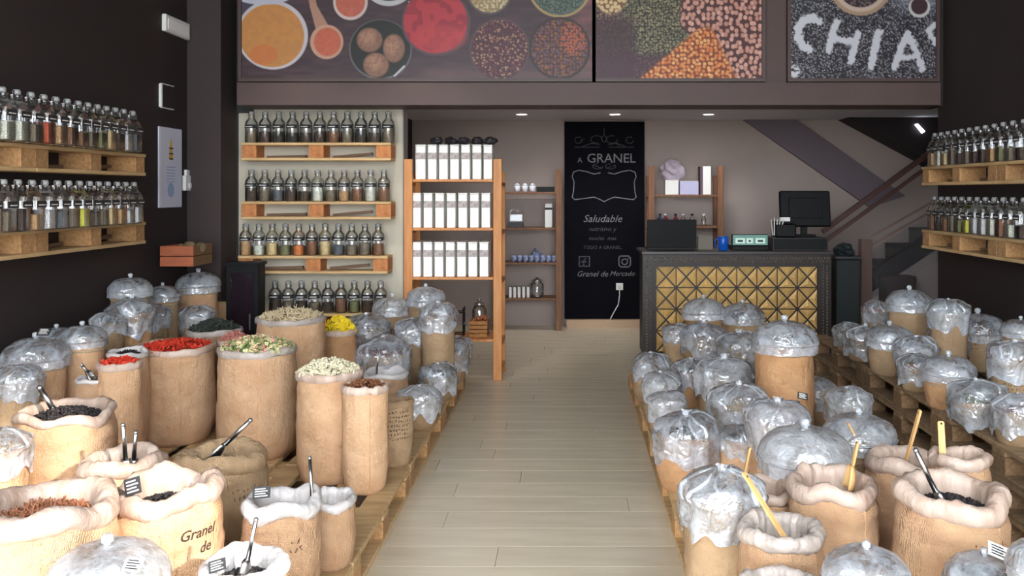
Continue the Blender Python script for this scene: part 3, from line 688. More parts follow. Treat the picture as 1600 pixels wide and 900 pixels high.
bm = bmesh.new(); tube(bm, (.04,0,.05), (.1,0,.12), .014, 8, .008); link('spout', mesh(bm, 's', True), BLUEC, c)
for i in range(5):
    x = lz(797+i*7)
    b = empty('notebook', (x, 9.97, .36), '%s pale notebook from the left on lowest left brown shelf' % ORD[i], 'book', 'pale notebooks standing on the lowest level'); box('cover', -.018, .018, 0, .12, 0, .12, GREYBAND, b, .002); box('pages', -.014, .014, -.001, .118, .004, .122, WHITEC, b)
c = empty('glass_jar', (lz(839), 10.0, .36), 'round grey glass jar on the lowest left brown shelf level', 'jar')
bm = bmesh.new(); lathe(bm, [(.05,0),(.075,.03),(.075,.15),(.05,.18)], 16); link('body', mesh(bm, 'b', True), GLASS, c)
bm = bmesh.new(); lathe(bm, [(.052,.181),(.052,.2),(.015,.21),(.015,.225)], 12); link('lid', mesh(bm, 'l', True), STEEL, c)
# chalkboard
YC = 10.22
a, b = at(882, 190, YC), at(1007, 498, YC)
cbd = empty('chalkboard', ((a[0]+b[0])/2, YC, b[2]), 'tall black chalkboard lettered A GRANEL on the back wall', 'chalkboard')
BW, BH = b[0]-a[0], a[2]-b[2]
box('board', -BW/2, BW/2, 0, .07, 0, BH, BOARD, cbd, .003)
def cpx(px, py): return ((px-944.5)*YC/F, (498-py)*YC/F)
def chalk(me, px, py, m=CHALK, name='chalk_lettering'):
    x, z = cpx(px, py); o = link(name, me, m, cbd, (x, -.0015, z), (PI/2, 0, 0)); return o
def strokes(pls, w_, m, name, y=-.0015):
    bm = bmesh.new()
    for pl in pls:
        P = [Vector(cpx(*p)) for p in pl]
        for p, q in zip(P, P[1:]):
            d = q-p
            if d.length < 1e-6: continue
            d.normalize(); n_ = Vector((-d.y, d.x))*w_/2; e = d*w_*.3
            vs = [bm.verts.new((v.x, y, v.y)) for v in (p-e+n_, p-e-n_, q+e-n_, q+e+n_)]; bm.faces.new(vs)
    return link(name, mesh(bm, name), m, cbd)
chalk(text_mesh('A', .085, 0, 0), 906, 254); chalk(text_mesh('GRANEL', .15, 0, .0005), 955, 254)
cx0 = 944.5
def arc(cx, cy, rx, ry, a0, a1, n=10): return [(cx+rx*math.cos(a0+(a1-a0)*i/n), cy+ry*math.sin(a0+(a1-a0)*i/n)) for i in range(n+1)]
orn = [[(944,200),(944,212)], arc(944,217,4,5,0,2*PI)]
for s in (-1, 1):
    orn += [arc(944+s*12,218,9,6,0,1.6*PI*s), arc(944+s*28,222,9,6,PI,-.4*PI*s+PI), arc(944+s*40,219,6,5,0,1.7*PI), [(944+s*6,226),(944+s*20,224),(944+s*34,229)], [(944+s*8,230),(944+s*46,230)],
            arc(944+s*10,260,8,4,0,1.5*PI), [(944+s*3,263),(944+s*18,258)]]
strokes(orn, .006, CHALK2, 'chalk_ornament')
fr = []
for s in (-1, 1):
    fr.append([(944+s*6,270),(944+s*16,272),(944+s*28,268),(944+s*40,266),(944+s*48,269),(944+s*50,276),(944+s*47,284),(944+s*48,300),(944+s*50,308),(944+s*46,312),(944+s*30,310),(944+s*16,308),(944+s*8,311),(944,315)])
strokes(fr, .010, CHALK, 'chalk_frame')
chalk(text_mesh('Saludable', .12, .35, 0), 941, 347, CHALK); chalk(text_mesh('nutritivo y', .075, .3), 941, 361, CHALK2); chalk(text_mesh('mucho  mas', .065, .3), 941, 375, CHALK2)
chalk(text_mesh('TODO A GRANEL', .055), 941, 389, CHALK2); chalk(text_mesh('Granel de', .09, .35), 925, 432, CHALK); chalk(text_mesh('Mercado', .08, .35), 972, 431, CHALK)
strokes([[(905,401),(905,416)],[(905,401),(921,401)],[(921,401),(921,416)],[(905,416),(921,416)],[(915,404),(912,407),(912,416)],[(909,409),(916,409)]], .014, CHALK2, 'chalk_square_icon')
strokes([[(969,400),(982,400),(985,403),(985,414),(982,417),(970,417),(967,414),(967,403),(969,400)], arc(976,409,4.5,4.5,0,2*PI), [(981,404),(982,404)]], .012, CHALK, 'chalk_camera_icon')
tag(struct('baseboard_back', a[0]+.02, b[0]-.02, 10.14, YB-.0, .0, b[2]-.004, mat('pale_plinth', (190,160,130), .7)))
sk = empty('wall_socket', (*at(968, 453, YC-.002)[:1], YC-.002, at(968, 453, YC)[2]), 'white power socket on the chalkboard', 'socket')
box('plate', -.04, .04, -.012, 0, 0, .08, WHITE, sk, .003); box('plug', -.018, .018, -.045, -.013, .02, .056, LABELW, sk, .004)
bm = bmesh.new(); P = [at(968, 447, 10.17), at(968, 462, 10.13), at(966, 476, 10.12), at(958, 490, 10.12), at(952, 502, 10.12)]
for p, q in zip(P, P[1:]): tube(bm, p, q, .006, 6)
tag(link('power_cord', mesh(bm, 'cord', True), WHITE), 'thin white power cord hanging from the chalkboard socket', 'cord')
# right unit
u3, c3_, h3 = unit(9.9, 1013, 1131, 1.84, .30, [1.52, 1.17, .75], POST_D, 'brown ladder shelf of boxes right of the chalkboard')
SILB = film('silver_pouch', (214,200,214), .9, 1, rough=.25, scale=14)
b = empty('white_box', (lz(1050), 9.96, 1.52), 'white carton on top level beneath the silver pouch', 'box'); box('carton', -.075, .075, 0, .18, 0, .16, WHITE, b, .003); box('flap', -.074, .074, .002, .178, .161, .164, WHITEC, b)
b = empty('lilac_box', (lz(1077), 9.955, 1.52), 'lilac carton between two white ones, top level', 'box'); box('carton', -.105, .105, 0, .18, 0, .15, mat('lilac_card', (186,184,214), .6), b, .003); box('flap', -.1, .1, .002, .178, .151, .154, WHITEC, b)
b = empty('tall_white_box', (lz(1105), 9.97, 1.52), 'tall white carton at right end of top level', 'box'); box('carton', -.045, .045, 0, .18, 0, .32, WHITEC, b, .003); box('side_panel', -.075, -.046, .002, .178, 0, .318, mat('plum_card', (96,76,88), .6), b)
bm = bmesh.new(); bmesh.ops.create_icosphere(bm, subdivisions=4, radius=.1)
for v in bm.verts:
    v.co.x *= 1.4; v.co.y *= .7; v.co.z = v.co.z*1.3; v.co += v.co.normalized()*.03*noise.noise(v.co*18); v.co.z = max(v.co.z, -.1)
tag(link('silver_pouch', mesh(bm, 'pouch', False), SILB, None, (lz(1052), 10.05, 1.52+.164+.1)), 'crumpled silver plastic pouch on top of the white carton', 'pouch')
for i, (px, c) in enumerate(((1032,'blue'),(1040,'red'),(1056,'red'),(1068,'grey'),(1082,'grey'),(1100,'grey'))):
    b = empty('small_jar', (lz(px), 9.98, 1.17), '%s small jar from the left, second level of right brown shelf' % ORD[i], 'jar', 'small jars on the second level')
    bm = bmesh.new(); lathe(bm, [(.024,0),(.028,.01),(.028,.08),(.014,.1),(.014,.115)], 12); link('body', mesh(bm, 'b', True), {'blue': mat('jar_blue', (50,60,90), .2), 'red': mat('jar_red', (96,44,50), .2), 'grey': GLASS}[c], b)
    bm = bmesh.new(); lathe(bm, [(.016,.116),(.016,.135)], 10); link('cap', mesh(bm, 'c'), CUPW if i % 2 else BLACKP, b)
# ================= COUNTER =================
YK = 8.24; k0, k1 = at(1004, 0, YK)[0], at(1299, 0, YK)[0]; KW = k1-k0
ct = empty('shop_counter', ((k0+k1)/2, YK, 0), 'dark carved counter with brass pyramid front at the back', 'counter')
box('carcass', -KW/2+.02, KW/2-.02, .03, .6, 0, .97, COUNTERD, ct)
box('countertop', -KW/2-.01, KW/2+.01, -.02, .62, .971, .998, mat('counter_top', (64,56,52), .35), ct, .004)
bd = .125
fb = box('border_frame', -KW/2, KW/2, 0, .029, .86, .97, COUNTERD, ct); box('border_frame', -KW/2, -KW/2+bd, 0, .029, 0, .859, COUNTERD, ct); box('border_frame', KW/2-bd, KW/2, 0, .029, 0, .859, COUNTERD, ct)
bm = bmesh.new()
def stud(x, z, s=.011):
    a_ = [bm.verts.new((x+dx*s, -.0005, z+dz*s)) for dx, dz in ((-1,0),(0,-1.3),(1,0),(0,1.3))]; t_ = bm.verts.new((x, -.009, z))
    for i in range(4): bm.faces.new((a_[i], a_[(i+1) % 4], t_))
    bm.faces.new(a_)
n_ = 58
for i in range(n_):
    x = -KW/2+.03+i*(KW-.06)/(n_-1)
    stud(x, .935); stud(x+.012, .905, .009)
for sx in (-1, 1):
    for i in range(30):
        z = .03+i*.0285
        stud(sx*(KW/2-.04), z); stud(sx*(KW/2-.075), z+.012, .009)
tag(link('carved_studs', mesh(bm, 'studs'), SILVER, ct), kind='stuff')
fp = box('front_panel', -KW/2+bd+.001, KW/2-bd-.001, .012, .0295, .06, .859, COUNTERD, ct)
PW = KW-2*bd; cw = PW/8; chh = .2
tri = []
for k in range(4):
    bm = bmesh.new(); g = .011
    A = [Vector((-cw/2, -chh/2)), Vector((cw/2, -chh/2)), Vector((cw/2, chh/2)), Vector((-cw/2, chh/2))]
    T = [A[k], A[(k+1) % 4], Vector((0, 0))]; c = (T[0]+T[1]+T[2])/3
    base = [bm.verts.new(((c+(v-c)*.84).x, 0, (c+(v-c)*.84).y)) for v in T]
    top = bm.verts.new((c.x, -.022, c.y))
    bm.faces.new(base)
    for i in range(3): bm.faces.new((base[i], base[(i+1) % 3], top))
    tri.append(mesh(bm, 'facet'))
for j in range(4):
    for i in range(8):
        for k in range(4): link('brass_facet', tri[k], BRASS, fp, (-PW/2+cw*(i+.5), .0119, .859-chh*(j+.5)+.0))
box('kick_board', -KW/2+bd, KW/2-bd, 0, .011, 0, .058, COUNTERD, ct)
# things on the counter
ZC = .9985
def cpos(px, y=8.4): return (px-VX)*y/F
b = empty('laptop', (cpos(1050), 8.45, ZC), 'open black laptop on the left end of the counter', 'laptop')
box('keyboard_base', -.23, .23, 0, .25, 0, .02, BLACKP, b, .003); bm = bmesh.new(); bx(bm, -.235, .235, 0, .012, .0, .27, .004); o = link('screen', mesh(bm, 's'), BLACKP, b, (0, -.01, .0201), (.12,0,0))
b = empty('paper_box', (cpos(1103), 8.42, ZC), 'small grey-brown box between laptop and blue mug', 'box'); box('carton', -.07, .07, 0, .1, 0, .13, mat('grey_card', (120,112,100), .7), b, .002); box('flap', -.069, .069, .002, .098, .131, .134, mat('grey_card2', (150,142,128), .7), b)
b = empty('blue_mug', (cpos(1129), 8.36, ZC), 'bright blue enamel mug on the counter', 'mug')
bm = bmesh.new(); lathe(bm, [(.035,0),(.045,.006),(.05,.13),(.046,.135),(.04,.012)], 20); link('body', mesh(bm, 'b', True), BLUE, b)
bm = bmesh.new(); P = [(-.048,0,.11),(-.08,0,.1),(-.08,0,.05),(-.046,0,.03)]
for p, q in zip(P, P[1:]): tube(bm, p, q, .006, 8)
link('handle', mesh(bm, 'h', True), BLUE, b)
b = empty('weighing_scale', (cpos(1172), 8.38, ZC), 'shop weighing scale with pale green display on the counter', 'scale')
box('body', -.17, .17, 0, .25, 0, .04, BLACKP, b, .004); box('display_housing', -.17, .17, .02, .07, .041, .15, BLACKP, b, .004); box('steel_plate', -.16, .16, .075, .24, .041, .05, STEEL, b, .002)
gr = mat('display_green', (190,215,200), .4, emit=.25); 
box('display_rim', -.165, .165, .012, .0195, .05, .145, mat('pale_green_rim', (120,165,150), .5), b)
for q in ((-.14,-.05),(-.035,.025),(.05,.14)):
    dsp = box('display_window', q[0], q[1], .008, .0115, .065, .115, gr, b)
    box('dark_digits', q[0]+.02, q[1]-.02, .0065, .0075, .078, .098, DARKGREY, dsp)
b = empty('cash_drawer', (cpos(1248), 8.34, ZC), 'black cash drawer and till base under the monitor', 'till')
box('drawer_body', -.26, .26, 0, .34, 0, .12, DARKGREY, b, .004); box('drawer_front', -.25, .25, -.008, -.0005, .01, .11, BLACKP, b, .003)
b = empty('receipt_printer', (cpos(1228, 8.42), 8.42, ZC+.1205), 'black receipt printer beside the till monitor', 'printer')
box('body', -.1, .1, 0, .18, 0, .13, BLACKP, b, .012); box('lid', -.09, .09, .02, .17, .131, .15, BLACKP, b, .004); box('paper_slip', -.05, .05, .04, .043, .151, .19, WHITEC, b)
bm = bmesh.new()
for k in range(5): tube(bm, (-.12+.015*k, .02, .02), (-.14+.03*k, .0, .17+.02*(k % 2)), .006, 6)
link('pens', mesh(bm, 'p'), LABELW, b)
b = empty('till_monitor', (cpos(1262, 8.48), 8.6, ZC+.1205), 'black till monitor seen from behind on the counter', 'monitor')
box('foot', -.1, .1, -.05, .1, 0, .02, BLACKP, b, .004); box('neck', -.03, .03, 0, .04, .021, .2, BLACKP, b, .003)
bm = bmesh.new(); bx(bm, -.245, .245, -.05, 0, 0, .35, .012); sc_ = link('screen_casing', mesh(bm, 's'), BLACKP, b, (0, -.012, .09), (-.15, 0, 0))
bm = bmesh.new(); bx(bm, -.16, .16, -.062, -.0505, .08, .28, .004); link('rear_panel', mesh(bm, 's'), BLACKP, sc_)
# ================= STAIRS =================
ST = empty('staircase', (0, 9.2, 0), 'dark staircase with wooden handrails at the far right', 'staircase')
def sx_(px, Y=9.2): return at(px, 0, Y)[0]
def sz_(py, Y=9.2): return at(0, py, Y)[2]
slope = .66
xs0 = sx_(1300); z_s = sz_(478)
for i in range(8):
    x = xs0-.45+i*.27; z = z_s-.3+i*.18
    o = box('step', x, x+.29, .05, .98, z-.04 if z > .04 else .0, z, STEPM, ST)
    box('riser', x, x+.02, .06, .97, max(0, z-.18), z-.041, mat('riser_paint', (92,86,84), .7), ST)
bm = bmesh.new(); xa, xb = xs0-.35, xs0+1.7
prism(bm, [(xa, 0), (xa, z_s-.35*slope-.12), (xb, z_s+1.7*slope-.12), (xb, 0)], -.01, .04); link('side_wall', mesh(bm, 'w'), mat('stair_side_grey', (165,152,148), .8), ST)
bm = bmesh.new(); prism(bm, [(xa, z_s-.35*slope-.12), (xa, z_s-.35*slope+.1), (xb, z_s+1.7*slope+.1), (xb, z_s+1.7*slope-.12)], -.03, .045); link('stringer', mesh(bm, 's'), mat('stringer_dark', (54,46,46), .6), ST)
for (p0, p1, y, t_) in (((1285,362),(1470,226),0,.05), ((1280,384),(1470,246),0,.035)):
    bm = bmesh.new(); a_ = at(p0[0], p0[1], 9.2); b_ = at(p1[0], p1[1], 9.2); bar(bm, (a_[0], y, a_[2]), (b_[0], y, b_[2]), t_, t_); link('handrail', mesh(bm, 'r'), RAILM, ST)
for (p0, p1) in (((1352,376),(1470,308)), ((1352,390),(1470,322))):
    bm = bmesh.new(); a_ = at(p0[0], p0[1], 8.9); b_ = at(p1[0], p1[1], 8.9); bar(bm, (a_[0], -.3, a_[2]), (b_[0], -.3, b_[2]), .02, .02); link('lower_rail', mesh(bm, 'r'), mat('pale_rail', (132,108,98), .4), ST)
bm = bmesh.new(); a_ = at(1360, 390, 8.9); b_ = at(1470, 326, 8.9)
prism(bm, [(a_[0], a_[2]-.5), (a_[0], a_[2]), (b_[0], b_[2]), (b_[0], b_[2]-.5)], -.296, -.29); link('glass_panel', mesh(bm, 'g'), CLEARG, ST)
box('newel_post', at(1344,0,8.9)[0], at(1361,0,8.9)[0], -.34, -.24, 0, at(0,374,8.9)[2], mat('newel_wood', (104,80,72), .5), ST, .004)
box('plinth_block', at(1385,0,8.9)[0], at(1430,0,8.9)[0], -.32, -.08, 0, at(0,432,8.9)[2], mat('plinth_dark', (70,60,60), .6), ST)
# upper flight soffit, and a mauve slab standing in for a slanting wall shadow
bm = bmesh.new(); pts = [at(p[0], p[1], 9.9) for p in ((1326,164),(1450,250),(1560,330),(1560,164))]
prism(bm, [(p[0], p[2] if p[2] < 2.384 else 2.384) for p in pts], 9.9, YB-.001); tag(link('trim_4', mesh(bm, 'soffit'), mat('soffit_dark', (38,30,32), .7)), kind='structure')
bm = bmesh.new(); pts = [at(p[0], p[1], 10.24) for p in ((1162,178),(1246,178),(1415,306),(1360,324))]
prism(bm, [(p[0], min(p[2], 2.384)) for p in pts], 10.24, YB-.001); tag(link('shadow_band', mesh(bm, 'shadow_slab'), MAUVE_SHADE), kind='structure')
b = empty('wall_lamp', at(1437, 201, 9.88), 'small bright lamp on the dark stair soffit', 'light')
bm = bmesh.new(); prism(bm, [(-.05,.045),(-.02,.055),(.06,-.03),(.03,-.05)], 0, .015); link('lens', mesh(bm, 'p'), mat('soffit_lamp', (240,245,255), .5, emit=6), b)
bm = bmesh.new(); prism(bm, [(-.06,.055),(-.02,.065),(.07,-.035),(.03,-.06)], .0155, .0195); link('housing', mesh(bm, 'p'), STEEL, b)
for k, (px, py, r_) in enumerate(((1308,400,.09),(1325,395,.07))):
    bm = bmesh.new(); bmesh.ops.create_icosphere(bm, subdivisions=3, radius=r_)
    for v in bm.verts: v.co += v.co.normalized()*.03*noise.noise(v.co*16+Vector((k*5,0,0))); 
# black bag stool near the stairs
bs = empty('black_crate', (at(1318,0,8.7)[0], 8.55, 0), 'black crate of dark bags behind the counter by the stairs', 'crate')
box('body', -.12, .12, 0, .25, 0, .9, mat('black_green', (26,32,30), .6), bs, .01); box('rim', -.13, .13, -.01, .26, .901, .93, DARKGREY, bs, .004)
bm = bmesh.new(); bmesh.ops.create_icosphere(bm, subdivisions=3, radius=.1)
for v in bm.verts: v.co += v.co.normalized()*.04*noise.noise(v.co*14); v.co.z = max(v.co.z*.7, -.05)
tag(link('dark_bag', mesh(bm, 'bag', False), mat('dark_bag', (40,46,50), .4), None, (at(1318,0,8.7)[0], 8.66, .931+.05)), 'crumpled dark bag lying on the black crate', 'bag')
# ================= SACKS =================
LOW, TIER_L, TIER_R = .1445, .2885, .4325
POSN = {
'L1':(-2.816,5.682,0.123,0.922),'L2':(-2.793,6.083,0.105,0.839),'L3':(-2.79,6.66,0.148,0.85),'L4':(-2.702,5.463,0.130,0.804),'L5':(-2.763,5.889,0.096,0.725),
'L6':(-2.794,6.295,0.114,0.650),'L7':(-2.603,6.196,0.107,0.682),'L8':(-2.732,5.250,0.091,0.777),'L9':(-2.597,4.721,0.112,0.766),'L10':(-2.705,4.492,0.146,0.713),
'L11':(-2.610,4.194,0.100,0.660),'L12b':(-2.787,4.813,0.104,0.744),'L13':(-2.361,4.737,0.109,0.712),'L14':(-2.40,4.48,0.092,0.623),'L15':(-2.268,4.474,0.107,0.671),
'L16':(-2.238,5.03,0.228,0.66),'L17':(-2.078,3.658,0.198,0.660),'L18':(-1.673,4.747,0.213,0.700),'L19':(-1.739,5.538,0.216,0.750),'L20':(-1.555,5.980,0.125,0.600),
'L21':(-1.178,4.352,0.167,0.654),'L22':(-0.965,4.184,0.112,0.620),'L23':(-0.900,4.576,0.093,0.486),'L24':(-1.187,5.733,0.145,0.399),'L25':(-2.280,5.691,0.181,0.650),
'L26':(-1.367,6.833,0.138,0.652),'L27':(-1.102,6.791,0.137,0.731),'L28':(-0.937,6.334,0.123,0.672),'L29':(-1.475,6.445,0.154,0.550),'L30':(-1.15,6.45,0.118,0.55),
'L31':(-1.263,6.034,0.174,0.457),'L32':(-0.904,6.596,0.148,0.359),'L33':(-0.871,6.855,0.109,0.362),'L34':(-0.900,5.313,0.115,0.315),'L35':(-0.900,6.056,0.118,0.304),
'L37':(-1.529,2.582,0.198,0.642),'L38':(-1.305,2.879,0.171,0.600),'L39':(-1.682,3.337,0.154,0.550),'L40':(-1.375,3.494,0.177,0.521),'L41':(-0.995,3.061,0.133,0.500),
'L42':(-0.900,3.342,0.092,0.416),'L43':(-0.923,2.515,0.123,0.500),'L44':(-1.252,2.401,0.143,0.501),'L45':(-2.124,3.291,0.107,0.600),'L46':(-1.625,3.075,0.095,0.40),'L48':(-1.975,5.22,0.095,0.66),
'R1':(1.031,6.82,0.155,0.630),'R2':(1.319,6.760,0.151,0.603),'R3':(0.80,6.62,0.104,0.512),'R4':(0.975,6.461,0.154,0.500),'R5':(1.159,6.058,0.144,0.500),
'R6':(1.180,4.869,0.167,0.731),'R7':(0.550,5.965,0.121,0.378),'R8':(0.558,5.423,0.110,0.379),'R9':(0.550,5.028,0.098,0.359),'R10':(0.770,5.609,0.113,0.420),
'R11':(0.927,5.307,0.161,0.450),'R12':(0.891,4.659,0.141,0.450),'R13':(0.555,4.229,0.144,0.405),'R14':(0.803,4.230,0.092,0.377),'R15':(1.387,5.112,0.162,0.376),
'R15b':(1.420,4.523,0.108,0.479),'R16':(0.956,4.071,0.135,0.504),'R17':(0.917,3.452,0.167,0.523),'R18':(1.242,3.805,0.143,0.501),'R19':(0.525,3.05,0.135,0.504),
'R19b':(0.720,3.271,0.109,0.473),'R20':(0.922,3.115,0.155,0.542),'R21':(0.664,2.787,0.129,0.499),'R22':(0.790,2.361,0.104,0.531),'R23':(0.600,2.523,0.114,0.448),
'R24':(1.218,2.835,0.176,0.600),'R25':(1.325,3.497,0.151,0.500),'R26':(1.421,3.226,0.105,0.607),'R27':(1.17,2.50,0.10,0.46),'R28':(1.24,2.28,0.098,0.587),
'T1':(2.190,5.715,0.134,0.832),'T2':(2.209,6.361,0.101,0.700),'T3':(2.253,5.268,0.110,0.835),'T4':(2.575,5.595,0.162,0.677),'T5':(1.970,5.901,0.128,0.583),
'T6':(2.190,4.363,0.117,0.740),'T7':(1.970,5.456,0.134,0.644),'T8':(2.039,5.219,0.117,0.627),'T9':(2.337,5.471,0.115,0.641),'T10':(1.971,4.611,0.127,0.615),
'T11':(1.969,5.019,0.101,0.56),'T12':(1.970,4.286,0.124,0.55),'T13':(2.002,3.950,0.108,0.580),'T14':(1.969,6.254,0.099,0.56),'T15':(2.346,5.905,0.119,0.689),'T16':(2.437,4.788,0.093,0.800)}
# id: type, burlap, filling, label
INFO = {
'L1':('dome','G','lentil','burlap sack under clear dome, highest and farthest back against left wall'),
'L2':('dome','G','seed','dome-covered sack between the two tallest far-left corner sacks'),
'L3':('dome','P','dark leaves','tall clear-domed burlap sack in the corner under the small wall crate'),
'L4':('bag','O','rice','bag-covered sack directly in front of the highest domed sack, left wall'),
'L5':('bag','G','seed','small bluish bag-topped sack wedged among the domed corner sacks'),
'L6':('dome','G','lentil','olive-tan domed sack in front of the far left corner, beside dark leaves'),
'L7':('bag','G','dark leaves','grey bag-topped sack nearest the dark leaf sack, far left corner'),
'L8':('bag','G','green pea','narrow bag-topped sack behind the wide plastic domes on left wall'),
'L9':('dome','P','rice','plastic-domed tan sack second from front along the left wall'),
'L10':('dome','P','lentil','widest plastic-domed sack along the left wall'),
'L11':('bag','G','sand','crumpled bag-topped sack at left picture edge, below the widest dome'),
'L12b':('dome','G','seed','plastic-domed sack pressed against left wall behind the widest dome'),
'L13':('open','W','black tea','small white-lined open sack of dark leaves behind the red chilli sack'),
'L14':('open','W','seed','small white-lined open sack of grey seeds left of red chilli sacks'),
'L15':('heap','P','red chilli','narrow burlap sack topped with red, left of the big red chilli sack'),
'L16':('heap','P','red chilli','big burlap sack heaped with bright red chilli'),
'L17':('open','P','black tea','big sunlit pale sack of black tea with a metal scoop'),
'L18':('heap','P','herb mix','tall burlap sack heaped with green and pink herb mix'),
'L19':('heap','P','pale root','burlap sack heaped with pale dried roots, behind the herb mix sack'),
'L20':('heap','O','yellow flower','burlap sack heaped with bright yellow dried flowers'),
'L21':('heap','P','white flower','tall burlap sack heaped with white dried flowers'),
'L22':('heap','P','brown nut','tall narrow burlap sack of brown nuts beside the aisle, right of white flowers'),
'L23':('open','G','brown nut','short sack densely printed in brown lettering at the left aisle edge'),
'L24':('open','W','pink','low white-lined open sack with upright scoop behind white flowers'),
'L25':('heap','G','dark leaves','wide open sack heaped with dark green leaves near the black cabinet'),
'L26':('dome','G','rice','plastic-domed sack right below the lowest bottle shelf on cream wall'),
'L27':('dome','G','seed','plastic-domed sack tight against the tall pine ladder shelf'),
'L28':('bag','G','lentil','grey bag-topped sack in front of the pine ladder shelf'),
'L29':('bag','G','sand','bluish bag-topped sack just behind the yellow flowers'),
'L30':('bag','G','lentil','bag-topped sack right behind the wide bluish one, left of aisle'),
'L31':('bag','G','pink','wide bluish bag-topped sack right of the yellow flower sack'),
'L32':('bag','G','brown nut','low bag-topped sack at aisle edge near the foot of pine shelf'),
'L33':('bag','G','sand','bag-topped sack farthest along the left aisle edge, beside the shelf post'),
'L34':('bag','G','sand','short sack with tall crumpled bag above the printed brown-lettered sack'),
'L35':('bag','G','seed','short bag-topped sack between two low aisle sacks, left side'),
'L37':('open','P','cinnamon','huge open sack of brown sticks at bottom left corner'),
'L38':('open','P','black tea','open burlap sack with brown printed lettering and black card, front left'),
'L39':('open','P','dark leaves','open sack with two upright metal scoop handles, front left'),
'L40':('open','G','black tea','open burlap sack with a slanting metal scoop, below herb mix sack'),
'L41':('open','W','pink','white-cuffed open sack with black card near the left aisle edge'),
'L42':('open','W','rice','narrow white-cuffed sack at aisle edge right of the black card sack'),
'L43':('open','W','black tea','white-cuffed sack with scoop cut off by the bottom edge, left side'),
'L44':('dome','P','white flower','white-domed sack with printed card at the bottom edge, left side'),
'L45':('bag','P','sand','pale bagged sack cut off by the left picture edge'),
'L46':('open','P','lentil','small low brownish sack squeezed among three big open sacks, front left'),
'L48':('heap','G','pink','small sack of pinkish dried blossoms between red chilli and herb mix'),
'R1':('dome','O','herb mix','domed orange-tan sack directly in front of counter, left of centre'),
'R2':('dome','G','dark leaves','domed sack in front of counter centre, right of the orange-tan one'),
'R3':('bag','G','sand','small bag-topped sack at the left foot of counter'),
'R4':('bag','G','pink','bag-topped sack in second row from counter, left one'),
'R5':('bag','G','rice','bag-topped sack in second row from counter, right one'),
'R6':('dome','O','seed','tallest orange burlap sack with clear dome, right half of shop'),
'R7':('bag','G','sand','farthest bag-topped sack on the right aisle edge'),
'R8':('bag','G','rice','second bag-topped sack from far end, right aisle edge'),
'R9':('bag','G','sand','third bag-topped sack from far end, right aisle edge'),
'R10':('bag','O','seed','small leaning bag-topped sack left of the wide-mouthed covered one'),
'R11':('bag','G','rice','wide milky-bagged sack to the left of tallest orange sack'),
'R12':('bag','G','sand','bag-topped tan sack in front of the wide milky-bagged one'),
'R13':('bag','O','seed','large bag-topped sack on right aisle edge, fourth from far end'),
'R14':('bag','P','dark leaves','small bluish bag-topped sack right of the large aisle-edge bag'),
'R15':('dome','G','sand','wide covered sack low at the right foot of the tallest orange sack'),
'R15b':('bag','G','rice','bag-topped sack on outer right edge of the central platform'),
'R16':('bag','P','pink','milky bag-topped sack just behind the biggest dome'),
'R17':('dome','P','rice','burlap sack with the biggest milky plastic dome, right of aisle'),
'R18':('dome','G','sand','bluish domed sack behind the wooden-handled open sacks'),
'R19':('bag','G','sand','sack with biggest crumpled bag at the near right aisle edge'),
'R19b':('open','L','lentil','open sack with short folded wooden scoop, beside the crumpled aisle bag'),
'R20':('open','L','sand','closed-rolled sack with curved wooden scoop handle in front of biggest dome'),
'R21':('open','K','bean','open lined sack with the long wooden scoop, front right of aisle'),
'R22':('dome','G','lentil','clear-domed sack at the bottom edge, right of the long wooden scoop'),
'R23':('open','K','rice','pleated-liner sack cut off by the bottom edge, right of aisle'),
'R24':('open','L','black tea','biggest open burlap sack with steel scoop, front right'),
'R25':('open','L','sand','wide rolled sack with tall wooden handle behind the biggest open sack'),
'R26':('open','L','rice','rolled sack with short wooden handle beside the right gap'),
'R27':('dome','G','seed','bluish dome with printed card at the bottom right corner'),
'R28':('dome','O','rice','orange-bodied domed sack cut off by the right picture edge'),
'T1':('dome','G','dark leaves','highest clear-domed sack near the stairs, right wall stack'),
'T2':('bag','G','pink','small bag-topped sack behind the highest dome, by the newel post'),
'T3':('bag','G','green pea','greenish bag-topped sack right of the highest dome'),
'T4':('dome','G','lentil','wide plastic-domed sack against the right wall'),
'T5':('bag','G','sand','bag-topped sack at the far inner edge of right wall pallets'),
'T6':('bag','G','sand','bag-topped sack near right picture edge above the pallets'),
'T7':('dome','G','rice','broad tan domed sack on inner edge of right wall pallets'),
'T8':('bag','G','brown nut','bag-topped brown sack between broad tan sack and wide wall dome'),
'T9':('bag','G','seed','bag-topped sack just in front of the wide wall dome'),
'T10':('dome','O','rice','reddish-tan sack with a bright bluish dome, middle of right pallets'),
'T11':('bag','G','pink','small sagging bag-topped sack left of the bright bluish dome'),
'T12':('bag','G','green pea','greenish crumpled bag hanging over the right pallet edge'),
'T13':('bag','G','pink','nearest crumpled bag-topped sack on right wall pallets'),
'T14':('bag','G','seed','farthest small sack on inner edge of right wall pallets'),
'T15':('bag','G','rice','bag-topped sack behind the highest dome, close to right wall'),
'T16':('dome','G','sand','pale domed sack high at the right picture edge')}
BODYM = {'G': BURL_G, 'P': BURL_P, 'O': BURL_O, 'W': BURL, 'L': BURL, 'K': BURL}
LINM = {'G': BURL_G, 'P': LINER, 'O': BURL_O, 'W': LINER_W, 'L': LINER, 'K': LINER_G}
def nz(x, y, z): return noise.noise(Vector((x, y, z)))
